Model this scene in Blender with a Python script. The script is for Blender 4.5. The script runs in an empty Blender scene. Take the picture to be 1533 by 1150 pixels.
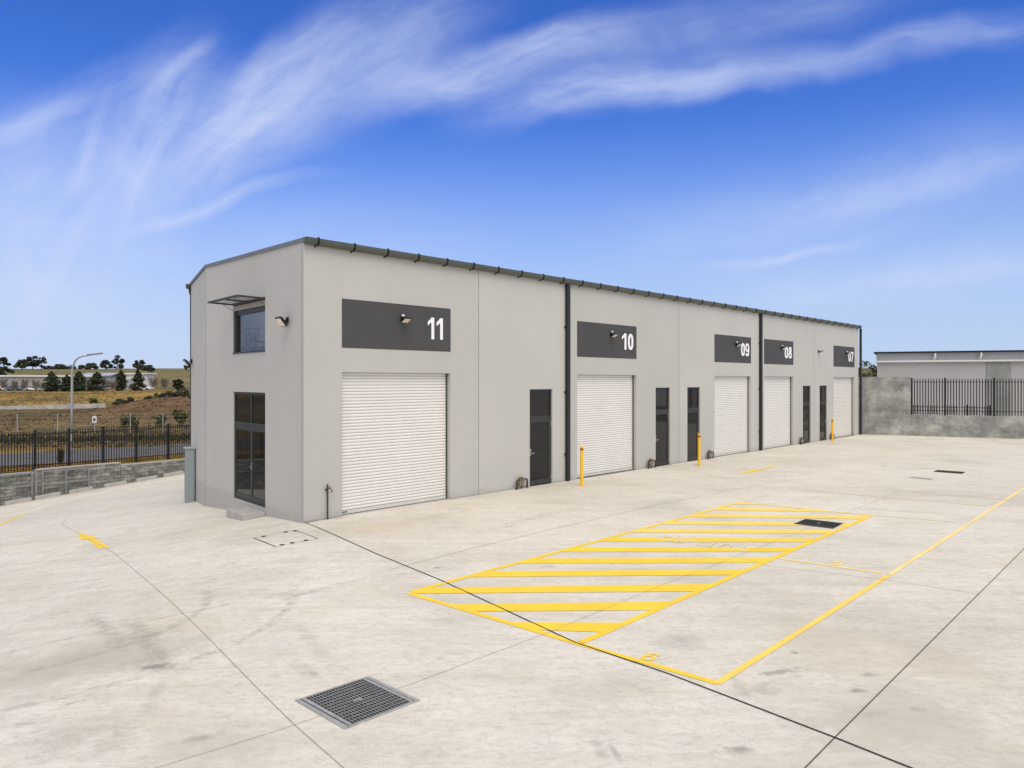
import bpy, math, random
from mathutils import Vector, Matrix, noise
random.seed(7)
R = math.radians
S = bpy.context.scene
COL = S.collection

# ------------------------------------------------------------------ camera
F = 1140.0; CX = 766.5; HZ = 570.0; CAMH = 3.4          # measured from the photograph (1533 x 1150)
cam_d = bpy.data.cameras.new('camera'); cam = bpy.data.objects.new('camera', cam_d); COL.objects.link(cam)
cam.location = (0, 0, CAMH); cam.rotation_euler = (R(90), 0, 0)
cam_d.sensor_width = 36; cam_d.lens = 36 * F / 1533; cam_d.shift_y = -(575 - HZ) / 1533
cam_d.clip_end = 5000; cam_d.clip_start = 0.1
S.camera = cam

def G(x):                                               # height of the paved yard: level, falling away to the left
    t = -(x + 4.9) / 0.35
    return -0.115 * 0.35 * (math.log1p(math.exp(t)) if t < 40 else t)
def ray(px, py): return ((px - CX) / F, (HZ - py) / F)
def gp(px, py):                                         # ground point seen at a pixel
    a, b = ray(px, py); Y = -CAMH / b
    for _ in range(60):
        Y = (G(a * Y) - CAMH) / b * .5 + Y * .5
    return Vector((a * Y, Y))
def at(px, py, Y):
    a, b = ray(px, py); return Vector((a * Y, Y, CAMH + b * Y))

# ------------------------------------------------------------------ materials
def newmat(name):
    m = bpy.data.materials.new(name); m.use_nodes = True
    nt = m.node_tree; b = nt.nodes['Principled BSDF']
    return m, nt, b
def N(nt, t, **kw):
    n = nt.nodes.new(t)
    for k, v in kw.items():
        if k == 'inp':
            for kk, vv in v.items(): n.inputs[kk].default_value = vv
        else: setattr(n, k, v)
    return n
def L(nt, a, b): nt.links.new(a, b)
def ramp(nt, stops, interp='LINEAR'):
    n = nt.nodes.new('ShaderNodeValToRGB'); r = n.color_ramp; r.interpolation = interp
    while len(r.elements) < len(stops): r.elements.new(0.5)
    for e, (p, c) in zip(r.elements, stops):
        e.position = p; e.color = (c, c, c, 1) if not hasattr(c, '__len__') else (*c, 1)
    return n
def coords(nt, scale=(1, 1, 1), rot=(0, 0, 0), loc=(0, 0, 0)):
    tc = N(nt, 'ShaderNodeTexCoord'); mp = N(nt, 'ShaderNodeMapping')
    mp.inputs['Scale'].default_value = scale; mp.inputs['Rotation'].default_value = rot; mp.inputs['Location'].default_value = loc
    L(nt, tc.outputs['Object'], mp.inputs['Vector']); return mp.outputs['Vector']
def noise_n(nt, vec, scale, detail=5, rough=.6, dist=0):
    n = N(nt, 'ShaderNodeTexNoise'); n.inputs['Scale'].default_value = scale; n.inputs['Detail'].default_value = detail
    n.inputs['Roughness'].default_value = rough; n.inputs['Distortion'].default_value = dist
    L(nt, vec, n.inputs['Vector']); return n.outputs['Fac']
def mixc(nt, fac, a, b, mode='MIX'):
    n = N(nt, 'ShaderNodeMix', data_type='RGBA', blend_type=mode)
    for s, v in ((0, fac), (6, a), (7, b)):
        if hasattr(v, 'links'): L(nt, v, n.inputs[s])
        elif s == 0: n.inputs[s].default_value = v
        else: n.inputs[s].default_value = (*v, 1)
    return n.outputs[2]
def mth(nt, op, a, b=None, c=None, clamp=False):
    n = N(nt, 'ShaderNodeMath', operation=op, use_clamp=clamp)
    for i, v in enumerate((a, b, c)):
        if v is None: continue
        if hasattr(v, 'links'): L(nt, v, n.inputs[i])
        else: n.inputs[i].default_value = v
    return n.outputs[0]
def maprange(nt, v, a, b, c=0., d=1., kind='SMOOTHSTEP'):
    n = N(nt, 'ShaderNodeMapRange', interpolation_type=kind)
    L(nt, v, n.inputs['Value'])
    for k, x in (('From Min', a), ('From Max', b), ('To Min', c), ('To Max', d)): n.inputs[k].default_value = x
    return n.outputs['Result']
def bump(nt, b, h, strength=.2, dist=.01):
    n = N(nt, 'ShaderNodeBump'); n.inputs['Strength'].default_value = strength; n.inputs['Distance'].default_value = dist
    L(nt, h, n.inputs['Height']); L(nt, n.outputs['Normal'], b.inputs['Normal'])
def simple(name, col, rough=.6, metal=0., var=.12, scale=3., bmp=0., spec=.5, bscale=40):
    m, nt, b = newmat(name); v = coords(nt)
    f = noise_n(nt, v, scale, 6)
    lo = tuple(max(0, c * (1 - var)) for c in col); hi = tuple(min(1, c * (1 + var)) for c in col)
    r = ramp(nt, [(.3, lo), (.7, hi)]); L(nt, f, r.inputs['Fac']); L(nt, r.outputs['Color'], b.inputs['Base Color'])
    b.inputs['Roughness'].default_value = rough; b.inputs['Metallic'].default_value = metal
    b.inputs['Specular IOR Level'].default_value = spec
    if bmp: bump(nt, b, noise_n(nt, v, bscale, 3), bmp, .004)
    return m

M = {}
def build_materials():
    # painted tilt-up concrete wall: faint mottling and faint vertical drips
    def wallmat(name, c):
        m, nt, b = newmat(name); v = coords(nt)
        big = ramp(nt, [(.3, tuple(x * .955 for x in c)), (.7, tuple(x * 1.04 for x in c))]); L(nt, noise_n(nt, v, .35, 4), big.inputs['Fac'])
        dv = coords(nt, (3.2, 3.2, .3)); drip = maprange(nt, noise_n(nt, dv, 1., 4), .52, .76, 0, .08)
        c1 = mixc(nt, drip, big.outputs['Color'], tuple(x * .6 for x in c))
        if name == 'painted_concrete_wall':
            tx = N(nt, 'ShaderNodeTexCoord'); sx = N(nt, 'ShaderNodeSeparateXYZ'); L(nt, tx.outputs['Object'], sx.inputs[0])
            pr_ = ramp(nt, [(0, .985), (.166, 1.03), (.284, .975), (.50, 1.02), (.62, .99), (.80, 1.015)], 'CONSTANT'); L(nt, mth(nt, 'DIVIDE', sx.outputs['X'], 39.3), pr_.inputs['Fac']); c1 = mixc(nt, 1., c1, pr_.outputs['Color'], 'MULTIPLY')
        # splash dirt low on the wall
        tc = N(nt, 'ShaderNodeTexCoord'); sp = N(nt, 'ShaderNodeSeparateXYZ'); L(nt, tc.outputs['Object'], sp.inputs[0])
        low = maprange(nt, mth(nt, 'SUBTRACT', sp.outputs['Z'], mth(nt, 'MULTIPLY', noise_n(nt, v, 3., 4), .35)), .06, -.16, 0, .34)
        c2 = mixc(nt, low, c1, (.30, .29, .26))
        L(nt, c2, b.inputs['Base Color']); b.inputs['Roughness'].default_value = .75
        bump(nt, b, noise_n(nt, v, 60, 3), .12, .004)
        return m
    M['wall'] = wallmat('painted_concrete_wall', (.475, .466, .432))
    M['joint_seal'] = simple('joint_sealant', (.27, .26, .25), .7)
    M['charcoal'] = simple('charcoal_paint', (.058, .057, .054), .65, var=.1, scale=1.2, bmp=.1)
    M['white_sign'] = simple('white_lettering', (.85, .85, .84), .5, var=.02)
    M['gutter'] = simple('grey_green_steel', (.075, .083, .07), .45, var=.15, scale=2)
    M['barge'] = simple('barge_steel', (.15, .155, .145), .45, var=.15, scale=2); M['roof'] = simple('roof_sheet', (.16, .17, .155), .4, var=.1, scale=1)
    M['black'] = simple('black_steel', (.010, .0105, .011), .6, var=.2, spec=.25)
    M['downpipe'] = simple('downpipe_charcoal', (.020, .023, .024), .5, var=.15, spec=.35)
    M['frame'] = simple('door_frame_aluminium', (.042, .042, .04), .5, var=.1, spec=.35)
    M['galv'] = simple('galvanised_steel', (.44, .445, .425), .5, .55, var=.2, scale=12)
    M['dark_steel'] = simple('weathered_steel', (.07, .075, .07), .7, .2, var=.3, scale=12, spec=.2); M['rail_grey'] = simple('dull_galvanised', (.25, .26, .25), .7, .2, var=.2, scale=6, spec=.3); M['cabinet'] = simple('cabinet_grey', (.27, .31, .32), .5, .1, var=.06)
    M['chrome'] = simple('bright_metal', (.75, .75, .74), .25, .9, var=.05)
    M['yellow_post'] = simple('bollard_yellow', (.84, .49, .010), .45, var=.06, scale=6)
    M['red'] = simple('red_band', (.30, .012, .006), .5, var=.05)
    M['brass'] = simple('weathered_brass', (.22, .15, .07), .5, .6, var=.3, scale=20)
    M['copper'] = simple('dark_pipe', (.05, .04, .035), .6, .3, var=.3, scale=10)
    M['red_tap'] = simple('faded_red', (.3, .06, .04), .5)
    M['lens'] = simple('lamp_lens', (.75, .70, .55), .25, var=.08, scale=30)
    M['white_plastic'] = simple('white_plastic', (.80, .80, .79), .4, var=.02)
    M['interior'] = simple('interior_plaster', (.34, .325, .345), .9, var=.03)
    M['board'] = simple('pale_board', (.30, .265, .23), .6, var=.1)
    M['hole_shade'] = simple('painted_hole_shade', (.012, .014, .014), .9)  # near-black colour standing in for the shade inside holes
    M['asphalt'] = simple('asphalt', (.098, .094, .088), .9, var=.25, scale=.6, bmp=.2)
    M['stop'] = simple('precast_concrete', (.40, .385, .35), .85, var=.15, scale=5, bmp=.2)
    M['step'] = simple('step_concrete', (.40, .385, .36), .85, var=.12, scale=5, bmp=.2)
    M['bark'] = simple('bark', (.09, .07, .055), .95, var=.3, scale=4)
    M['twig_dark'] = simple('dark_twigs', (.04, .03, .022), .9); M['twig'] = simple('bare_twigs', (.20, .165, .135), .95, var=.25, scale=1)
    for k, c in dict(leaf_conifer=(.034, .05, .02), leaf_gum=(.05, .058, .028), leaf_dark=(.032, .043, .02), leaf_shrub=(.075, .085, .025), leaf_hedge=(.04, .045, .022), leaf_lime=(.10, .11, .03)).items():
        m, nt, b = newmat(k); v = coords(nt)
        inf = N(nt, 'ShaderNodeNewGeometry')
        r = ramp(nt, [(0, tuple(x * .45 for x in c)), (.6, c), (1, (c[0] * 2.1, c[1] * 2., c[2] * 1.6))]); L(nt, inf.outputs['Random Per Island'], r.inputs['Fac'])
        L(nt, r.outputs['Color'], b.inputs['Base Color']); b.inputs['Roughness'].default_value = .7
        M[k] = m
    # roller door steel
    M['roller'] = simple('roller_door_cream', (.765, .745, .695), .42, var=.03, scale=1.5)
    M['roller_rail'] = simple('roller_rail', (.62, .60, .55), .45, var=.05)
    # tinted glass that mirrors its surroundings
    m, nt, b = newmat('tinted_glass'); v = coords(nt)
    b.inputs['Base Color'].default_value = (.010, .011, .012, 1); b.inputs['Roughness'].default_value = .03
    b.inputs['IOR'].default_value = 1.42; bump(nt, b, noise_n(nt, v, 1.1, 2), .03, .02)
    M['glass'] = m
    m, nt, b = newmat('window_glass'); out = nt.nodes['Material Output']
    tr = N(nt, 'ShaderNodeBsdfTransparent'); tr.inputs[0].default_value = (.86, .87, .89, 1)
    gl = N(nt, 'ShaderNodeBsdfGlossy'); gl.inputs['Roughness'].default_value = .02
    fr = N(nt, 'ShaderNodeLayerWeight'); fr.inputs['Blend'].default_value = .12
    mx = N(nt, 'ShaderNodeMixShader'); L(nt, mth(nt, 'MULTIPLY', fr.outputs['Fresnel'], .35), mx.inputs[0]); L(nt, tr.outputs[0], mx.inputs[1]); L(nt, gl.outputs[0], mx.inputs[2])
    L(nt, mx.outputs[0], out.inputs['Surface']); nt.nodes.remove(b); M['clear_glass'] = m
    m, nt, b = newmat('added_skylight_sheet'); out = nt.nodes['Material Output']; tl = N(nt, 'ShaderNodeBsdfTransparent'); tl.inputs[0].default_value = (.75, .76, .78, 1); L(nt, tl.outputs[0], out.inputs['Surface']); nt.nodes.remove(b); M['added_skylight'] = m  # clear sheet for a roof panel added to brighten the upstairs room
    # yellow line paint, worn through to the concrete in places
    def paint(name, wear, col):
        m, nt, b = newmat(name); v = coords(nt)
        a = noise_n(nt, v, 9, 8, .75); d = noise_n(nt, v, .7, 3)
        f = maprange(nt, mth(nt, 'ADD', mth(nt, 'MULTIPLY', a, .7), mth(nt, 'MULTIPLY', d, .5)), .95 - wear, 1.0 - wear * .45, 0, .9)
        t = ramp(nt, [(.3, tuple(x * .9 for x in col)), (.75, tuple(min(1, x * 1.06) for x in col))]); L(nt, noise_n(nt, v, 1.3, 5), t.inputs['Fac'])
        L(nt, mixc(nt, f, t.outputs['Color'], (.56, .53, .46)), b.inputs['Base Color']); b.inputs['Roughness'].default_value = .65
        return m
    M['paint'] = paint('yellow_line_paint', .20, (.84, .575, .03)); M['paint_mid'] = paint('scuffed_yellow_line_paint', .27, (.85, .61, .10))
    M['paint_worn'] = paint('worn_yellow_line_paint', .34, (.86, .66, .24))
    M['paint_faint'] = paint('faint_yellow_line_paint', .44, (.74, .64, .36))
    # ---- yard concrete
    m, nt, b = newmat('yard_concrete'); v = coords(nt)
    base = ramp(nt, [(.24, (.49, .472, .415)), (.46, (.60, .58, .53)), (.75, (.67, .65, .605))])
    L(nt, noise_n(nt, v, .16, 8, .62, .6), base.inputs['Fac'])
    # long soft trowel streaks
    sv = coords(nt, (.18, 1.5, 1), (0, 0, R(-20)))
    st = ramp(nt, [(.3, (.86, .85, .83)), (.62, (1.03, 1.03, 1.03))]); L(nt, noise_n(nt, sv, 1.6, 7, .68, .8), st.inputs['Fac'])
    mid = ramp(nt, [(.3, .80), (.5, 1.0), (.7, 1.06)]); L(nt, noise_n(nt, coords(nt, (1, 1.25, 1), (0, 0, R(50)), (3, 8, 0)), 2.1, 10, .72, .3), mid.inputs['Fac'])
    c = mixc(nt, .65, base.outputs['Color'], st.outputs['Color'], 'MULTIPLY'); c = mixc(nt, .55, c, mid.outputs['Color'], 'MULTIPLY')
    sv2 = coords(nt, (.5, 3.2, 1), (0, 0, R(35)))
    st2 = ramp(nt, [(.28, (.90, .895, .875)), (.55, (1.02, 1.02, 1.02))]); L(nt, noise_n(nt, sv2, 1.1, 8, .72, 1.2), st2.inputs['Fac'])
    c = mixc(nt, .8, c, st2.outputs['Color'], 'MULTIPLY')
    fine = ramp(nt, [(.30, .70), (.5, 1.0), (.72, 1.10)]); L(nt, noise_n(nt, coords(nt, (.8, 1.3, 1), (0, 0, R(-15))), 9, 10, .82), fine.inputs['Fac'])
    c = mixc(nt, 1., c, fine.outputs['Color'], 'MULTIPLY')
    grit = ramp(nt, [(.3, .78), (.5, 1.0), (.7, 1.12)]); L(nt, noise_n(nt, v, 55, 4, .8), grit.inputs['Fac']); c = mixc(nt, .8, c, grit.outputs['Color'], 'MULTIPLY')
    speck = maprange(nt, noise_n(nt, v, 38, 2, .5), .70, .78, 0, .45); c = mixc(nt, speck, c, (.22, .20, .16))
    # two pours: the slab by the doors is yellower than the slab on the left
    tc = N(nt, 'ShaderNodeTexCoord'); sp = N(nt, 'ShaderNodeSeparateXYZ'); L(nt, tc.outputs['Object'], sp.inputs[0])
    X, Y = sp.outputs['X'], sp.outputs['Y']
    side = mth(nt, 'ADD', mth(nt, 'MULTIPLY', mth(nt, 'ADD', X, 4.97), .807), mth(nt, 'MULTIPLY', mth(nt, 'SUBTRACT', Y, 18.2), .59))
    right = maprange(nt, side, -.02, .02, kind='LINEAR')
    c = mixc(nt, right, mixc(nt, 1., c, (1.02, 1.0, .965), 'MULTIPLY'), mixc(nt, 1., c, (1.02, 1.0, .94), 'MULTIPLY'))
    # blotches of ochre and grey-green stain
    och = maprange(nt, noise_n(nt, v, .33, 5, .6, .4), .50, .72, 0, .5); c = mixc(nt, och, c, (.50, .44, .33))
    grn = maprange(nt, noise_n(nt, coords(nt, loc=(31, 7, 0)), .27, 7, .66, .5), .48, .70, 0, .42); c = mixc(nt, grn, c, (.39, .375, .31))
    drk = maprange(nt, noise_n(nt, coords(nt, (1, 1.6, 1), (0, 0, R(25)), (5, 19, 0)), 1.3, 8, .72, .6), .60, .76, 0, .5); c = mixc(nt, drk, c, (.26, .245, .21))
    # spots with a place of their own: (x, y, rx, ry, strength, colour)
    def spot(c, px, py, rx, ry, s, col, rot=0, nsc=3.):
        p = gp(px, py)
        mp = N(nt, 'ShaderNodeMapping', vector_type='TEXTURE'); mp.inputs['Location'].default_value = (p.x, p.y, 0); mp.inputs['Scale'].default_value = (rx, ry, 1e4); mp.inputs['Rotation'].default_value = (0, 0, R(rot))
        L(nt, tc.outputs['Object'], mp.inputs['Vector'])
        ln = N(nt, 'ShaderNodeVectorMath', operation='LENGTH'); L(nt, mp.outputs[0], ln.inputs[0])
        d = mth(nt, 'ADD', ln.outputs['Value'], mth(nt, 'MULTIPLY', mth(nt, 'SUBTRACT', noise_n(nt, v, nsc, 6, .7), .5), 2.2))
        return mixc(nt, maprange(nt, d, 1., .1, 0, s), c, col)
    c = spot(c, 560, 790, 1.5, .9, .40, (.52, .40, .26), 20)
    c = spot(c, 640, 775, 1.6, .6, .30, (.40, .36, .25), 45)
    c = spot(c, 500, 776, .5, .25, .4, (.30, .30, .16), 30)
    c = spot(c, 232, 998, .26, .16, .75, (.13, .125, .11), 30, 8)
    c = spot(c, 225, 985, .55, .30, .45, (.26, .25, .21), 60, 5)
    c = spot(c, 185, 955, .30, .55, .38, (.28, .27, .23), 20, 5)
    c = spot(c, 220, 955, .22, .8, .35, (.28, .27, .23), 25, 5)
    c = spot(c, 1010, 960, .60, .30, .30, (.27, .265, .25), 30, 5)
    c = spot(c, 1165, 1005, .42, .07, .6, (.20, .19, .165), 20, 9)
    c = spot(c, 1300, 1010, .16, .08, .55, (.22, .21, .18), 10, 9)
    c = spot(c, 1285, 1035, .15, .09, .65, (.17, .165, .15), 10, 9)
    c = spot(c, 1375, 1062, .14, .09, .6, (.18, .175, .155), 10, 9)
    c = spot(c, 1190, 977, .07, .06, .6, (.2, .19, .17), 0, 9)
    c = spot(c, 1140, 1030, .30, .25, .40, (.28, .27, .22), 0, 5)
    c = spot(c, 1105, 1122, .18, .10, .6, (.19, .185, .16), 0, 9)
    c = spot(c, 920, 1125, .05, .30, .45, (.24, .23, .2), 10, 9)
    c = spot(c, 470, 1010, .10, .12, .4, (.26, .25, .21), 10, 9)
    c = spot(c, 660, 985, .08, .1, .4, (.3, .29, .25), 10, 9)
    c = spot(c, 790, 778, .22, .06, .6, (.2, .19, .16), 40, 9)
    c = spot(c, 765, 788, .20, .06, .6, (.2, .19, .16), 40, 9)
    c = spot(c, 822, 848, .25, .10, .45, (.27, .26, .22), 0, 9)
    c = spot(c, 655, 850, .10, .10, .6, (.2, .19, .16), 0, 9)
    c = spot(c, 1420, 970, 1.4, .9, .28, (.36, .34, .27), 40, 3)
    c = spot(c, 120, 990, 1.9, 1.3, .62, (.40, .385, .32), 20, 2)
    c = spot(c, 330, 1120, 1.2, .7, .5, (.42, .405, .345), 0, 3); c = spot(c, 1350, 1080, 1.8, 1.0, .62, (.42, .405, .34), 30, 2)
    c = spot(c, 50, 1000, 1.2, .7, .35, (.36, .345, .285), 10, 3)
    c = spot(c, 90, 1100, .8, .5, .30, (.34, .325, .27), 30, 4)
    c = spot(c, 300, 1105, .25, .1, .4, (.28, .27, .23), 30, 8)
    # scuffs dragged along a line
    def scuff(c, x0, y0, x1, y1, w, s, col=(.30, .285, .24)):
        a, b_ = gp(x0, y0), gp(x1, y1); d = b_ - a
        mp = N(nt, 'ShaderNodeMapping', vector_type='TEXTURE'); mp.inputs['Location'].default_value = (a.x, a.y, 0); mp.inputs['Rotation'].default_value = (0, 0, math.atan2(d.y, d.x)); mp.inputs['Scale'].default_value = (d.length, w, 1e4)
        L(nt, tc.outputs['Object'], mp.inputs['Vector']); q = N(nt, 'ShaderNodeSeparateXYZ'); L(nt, mp.outputs[0], q.inputs[0])
        e = mth(nt, 'MULTIPLY', maprange(nt, q.outputs['X'], -.05, .3), maprange(nt, q.outputs['X'], 1.05, .75))
        k = mth(nt, 'MULTIPLY', mth(nt, 'MULTIPLY', maprange(nt, mth(nt, 'ABSOLUTE', q.outputs['Y']), 1.2, .1), e), maprange(nt, noise_n(nt, v, 6, 9, .8), .36, .62))
        return mixc(nt, mth(nt, 'MULTIPLY', k, s), c, col)
    for a_ in ((135, 915, 190, 985, .16, .6), (185, 920, 258, 1012, .17, .7), (240, 1020, 215, 1075, .10, .4), (200, 1070, 140, 1140, .22, .5), (130, 1085, 60, 1140, .25, .45), (80, 1060, 140, 1045, .05, .7), (20, 1085, 60, 1082, .05, .8), (270, 1110, 320, 1103, .08, .7), (380, 895, 520, 880, .22, .35), (440, 930, 500, 1000, .14, .35), (430, 985, 480, 1020, .14, .35), (1085, 1000, 1115, 1045, .12, .5), (1060, 960, 1000, 965, .3, .4), (1140, 1012, 1195, 1004, .06, .8), (890, 1100, 905, 1140, .08, .6), (1090, 1118, 1130, 1128, .08, .7), (1330, 1060, 1290, 1075, .1, .4), (700, 800, 860, 760, .3, .3), (1330, 830, 1480, 850, .25, .3), (1250, 760, 1440, 770, .3, .3), (560, 890, 700, 900, .2, .25), (60, 940, 160, 930, .25, .4), (900, 1010, 1010, 1050, .1, .3)):
        c = scuff(c, *a_)
    # curved tyre marks
    def arc(c, px, py, rad, w, a0, a1, s):
        p = gp(px, py)
        dx = mth(nt, 'SUBTRACT', X, p.x); dy = mth(nt, 'SUBTRACT', Y, p.y)
        r = mth(nt, 'SQRT', mth(nt, 'ADD', mth(nt, 'MULTIPLY', dx, dx), mth(nt, 'MULTIPLY', dy, dy)))
        band = maprange(nt, mth(nt, 'ABSOLUTE', mth(nt, 'SUBTRACT', r, rad)), w, w * .3)
        an = mth(nt, 'ARCTAN2', dy, dx)
        e = mth(nt, 'MULTIPLY', maprange(nt, an, R(a0), R(a0 + 25)), maprange(nt, an, R(a1), R(a1 - 25)))
        br = maprange(nt, noise_n(nt, v, 4.5, 6, .75), .40, .62)
        return mixc(nt, mth(nt, 'MULTIPLY', mth(nt, 'MULTIPLY', mth(nt, 'MULTIPLY', band, e), br), s), c, (.24, .23, .2))
    c = arc(c, 60, 940, 2.3, .11, -75, 40, .5); c = arc(c, 60, 940, 3.6, .11, -80, 30, .45)
    c = arc(c, 700, 940, 3.2, .10, 95, 175, .35); c = arc(c, 1250, 960, 1.9, .10, 150, 179, .5); c = arc(c, 1500, 780, 6., .12, 120, 178, .3)
    L(nt, c, b.inputs['Base Color']); b.inputs['Roughness'].default_value = .82; b.inputs['Specular IOR Level'].default_value = .3
    bump(nt, b, noise_n(nt, v, 45, 6, .7), .22, .004)
    M['yard'] = m
    # raw mottled concrete of the far boundary wall
    m, nt, b = newmat('mottled_concrete'); v = coords(nt)
    r = ramp(nt, [(.32, (.14, .145, .14)), (.46, (.235, .24, .23)), (.56, (.34, .34, .32)), (.68, (.48, .475, .44))]); L(nt, noise_n(nt, coords(nt, (1, 1, 1.3)), .8, 9, .7, .1), r.inputs['Fac'])
    dv = coords(nt, (2.5, 2.5, .12)); c = mixc(nt, maprange(nt, noise_n(nt, dv, 1., 4), .55, .75, 0, .4), r.outputs['Color'], (.42, .40, .33))
    L(nt, c, b.inputs['Base Color']); b.inputs['Roughness'].default_value = .85; bump(nt, b, noise_n(nt, v, 30, 4), .2, .005); M['mottled'] = m
    # split block retaining wall in courses
    m, nt, b = newmat('block_courses'); v = coords(nt)
    bk = N(nt, 'ShaderNodeTexBrick'); tcb = N(nt, 'ShaderNodeTexCoord'); mp = N(nt, 'ShaderNodeMapping'); mp.inputs['Rotation'].default_value = (R(-90), 0, 0)
    L(nt, tcb.outputs['Object'], mp.inputs['Vector']); L(nt, mp.outputs[0], bk.inputs['Vector'])
    bk.inputs['Color1'].default_value = (.19, .19, .17, 1); bk.inputs['Color2'].default_value = (.36, .355, .32, 1); bk.inputs['Mortar'].default_value = (.12, .118, .108, 1)
    bk.inputs['Scale'].default_value = 1; bk.inputs['Brick Width'].default_value = .42; bk.inputs['Row Height'].default_value = .16; bk.inputs['Mortar Size'].default_value = .012; bk.inputs['Bias'].default_value = -.1
    t = ramp(nt, [(.3, .35), (.5, .85), (.72, 1.9)]); L(nt, noise_n(nt, coords(nt, (1, 1, 2.2)), 1.6, 9, .75), t.inputs['Fac'])
    L(nt, mixc(nt, 1., bk.outputs['Color'], t.outputs['Color'], 'MULTIPLY'), b.inputs['Base Color']); b.inputs['Roughness'].default_value = .9
    bump(nt, b, bk.outputs['Fac'], -.6, .02); M['block'] = m
    # ribbed pale wall sheet for distant sheds
    def ribbed(name, col, axis, sc):
        m, nt, b = newmat(name); v = coords(nt)
        w = N(nt, 'ShaderNodeTexWave', bands_direction=axis); w.inputs['Scale'].default_value = sc; L(nt, v, w.inputs['Vector'])
        r = ramp(nt, [(.3, tuple(x * .88 for x in col)), (.7, col)]); L(nt, noise_n(nt, v, .25, 5), r.inputs['Fac'])
        L(nt, r.outputs['Color'], b.inputs['Base Color']); b.inputs['Roughness'].default_value = .5; bump(nt, b, w.outputs['Color'], .3, .03); return m
    M['shed_wall'] = ribbed('shed_wall_pale', (.40, .40, .37), 'X', 1.5)
    M['shed_roof'] = ribbed('shed_roof_pale', (.60, .61, .60), 'X', 1.)
    M['shed_blue'] = ribbed('shed_blue_grey', (.36, .39, .44), 'X', 1.)
    M['shed_white'] = ribbed('shed_white', (.72, .72, .70), 'X', 1.)
    M['neighbour'] = ribbed('neighbour_cladding', (.37, .365, .36), 'X', 2.)
    M['neighbour_band'] = ribbed('neighbour_fascia', (.43, .44, .45), 'X', .6)
    M['neighbour_panel'] = simple('neighbour_concrete_panel', (.235, .24, .23), .85, var=.3, scale=.6)
    # fields
    m, nt, b = newmat('dry_fields'); v = coords(nt)
    tc = N(nt, 'ShaderNodeTexCoord'); sp = N(nt, 'ShaderNodeSeparateXYZ'); L(nt, tc.outputs['Object'], sp.inputs[0])
    wob = mth(nt, 'MULTIPLY', mth(nt, 'SUBTRACT', noise_n(nt, coords(nt, (1, 2.5, 1)), .035, 5, .6), .5), 46)
    yy = mth(nt, 'ADD', sp.outputs['Y'], wob)
    k = maprange(nt, yy, 30, 680, kind='LINEAR')
    gold = (.33, .215, .062); tan = (.20, .145, .065); brown = (.115, .078, .04); olive = (.105, .09, .036)
    def p(y): return (y - 30) / 650
    rr = ramp(nt, [(p(32), gold), (p(52), gold), (p(66), olive), (p(84), tan), (p(100), brown), (p(132), brown), (p(160), gold), (p(205), gold), (p(250), olive), (p(330), tan), (p(420), (.20, .165, .075)), (p(520), (.17, .15, .06)), (p(600), (.22, .165, .085))])
    L(nt, k, rr.inputs['Fac'])
    t = ramp(nt, [(.28, .3), (.5, .9), (.72, 1.6)]); L(nt, noise_n(nt, coords(nt, (1, .6, 1)), .45, 10, .8), t.inputs['Fac'])
    c = mixc(nt, .85, rr.outputs['Color'], t.outputs['Color'], 'MULTIPLY')
    t2 = maprange(nt, noise_n(nt, coords(nt, loc=(9, 50, 0)), .06, 7, .72), .46, .62, 0, .72); c = mixc(nt, t2, c, (.095, .085, .035))
    # bare red-brown earth bank on the right, with paler scrapes
    mp = N(nt, 'ShaderNodeMapping', vector_type='TEXTURE'); mp.inputs['Location'].default_value = (-47, 104, 0); mp.inputs['Scale'].default_value = (17, 15, 1e4); L(nt, tc.outputs['Object'], mp.inputs['Vector'])
    ln = N(nt, 'ShaderNodeVectorMath', operation='LENGTH'); L(nt, mp.outputs[0], ln.inputs[0])
    dd = mth(nt, 'ADD', ln.outputs['Value'], mth(nt, 'MULTIPLY', mth(nt, 'SUBTRACT', noise_n(nt, v, .12, 7, .7), .5), 1.6))
    er = ramp(nt, [(.3, (.085, .05, .028)), (.55, (.165, .10, .055)), (.75, (.24, .16, .09))]); L(nt, noise_n(nt, v, .35, 9, .75), er.inputs['Fac'])
    c = mixc(nt, maprange(nt, dd, 1.1, .55, 0, .9), c, er.outputs['Color'])
    L(nt, c, b.inputs['Base Color']); b.inputs['Roughness'].default_value = .95; b.inputs['Specular IOR Level'].default_value = .1
    bump(nt, b, noise_n(nt, v, 1.2, 8, .8), .8, .3); M['field'] = m
    M['gold_grass'] = simple('dry_gold_grass', (.36, .24, .06), .9, var=.4, scale=1.5)
    M['car_white'] = simple('car_paint_white', (.78, .78, .78), .25, var=.02); M['car_blue'] = simple('car_paint_blue', (.10, .16, .28), .25, var=.05)
    M['car_grey'] = simple('car_paint_silver', (.42, .44, .46), .3, .4, var=.04); M['rubber'] = simple('rubber', (.02, .02, .02), .8)
    M['sign_white'] = simple('notice_white', (.75, .75, .74), .5, var=.03); M['sign_dark'] = simple('notice_print', (.06, .06, .08), .5)
    M['lowwall'] = simple('pale_low_wall', (.40, .39, .36), .85, var=.3, scale=.8)
build_materials()

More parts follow.
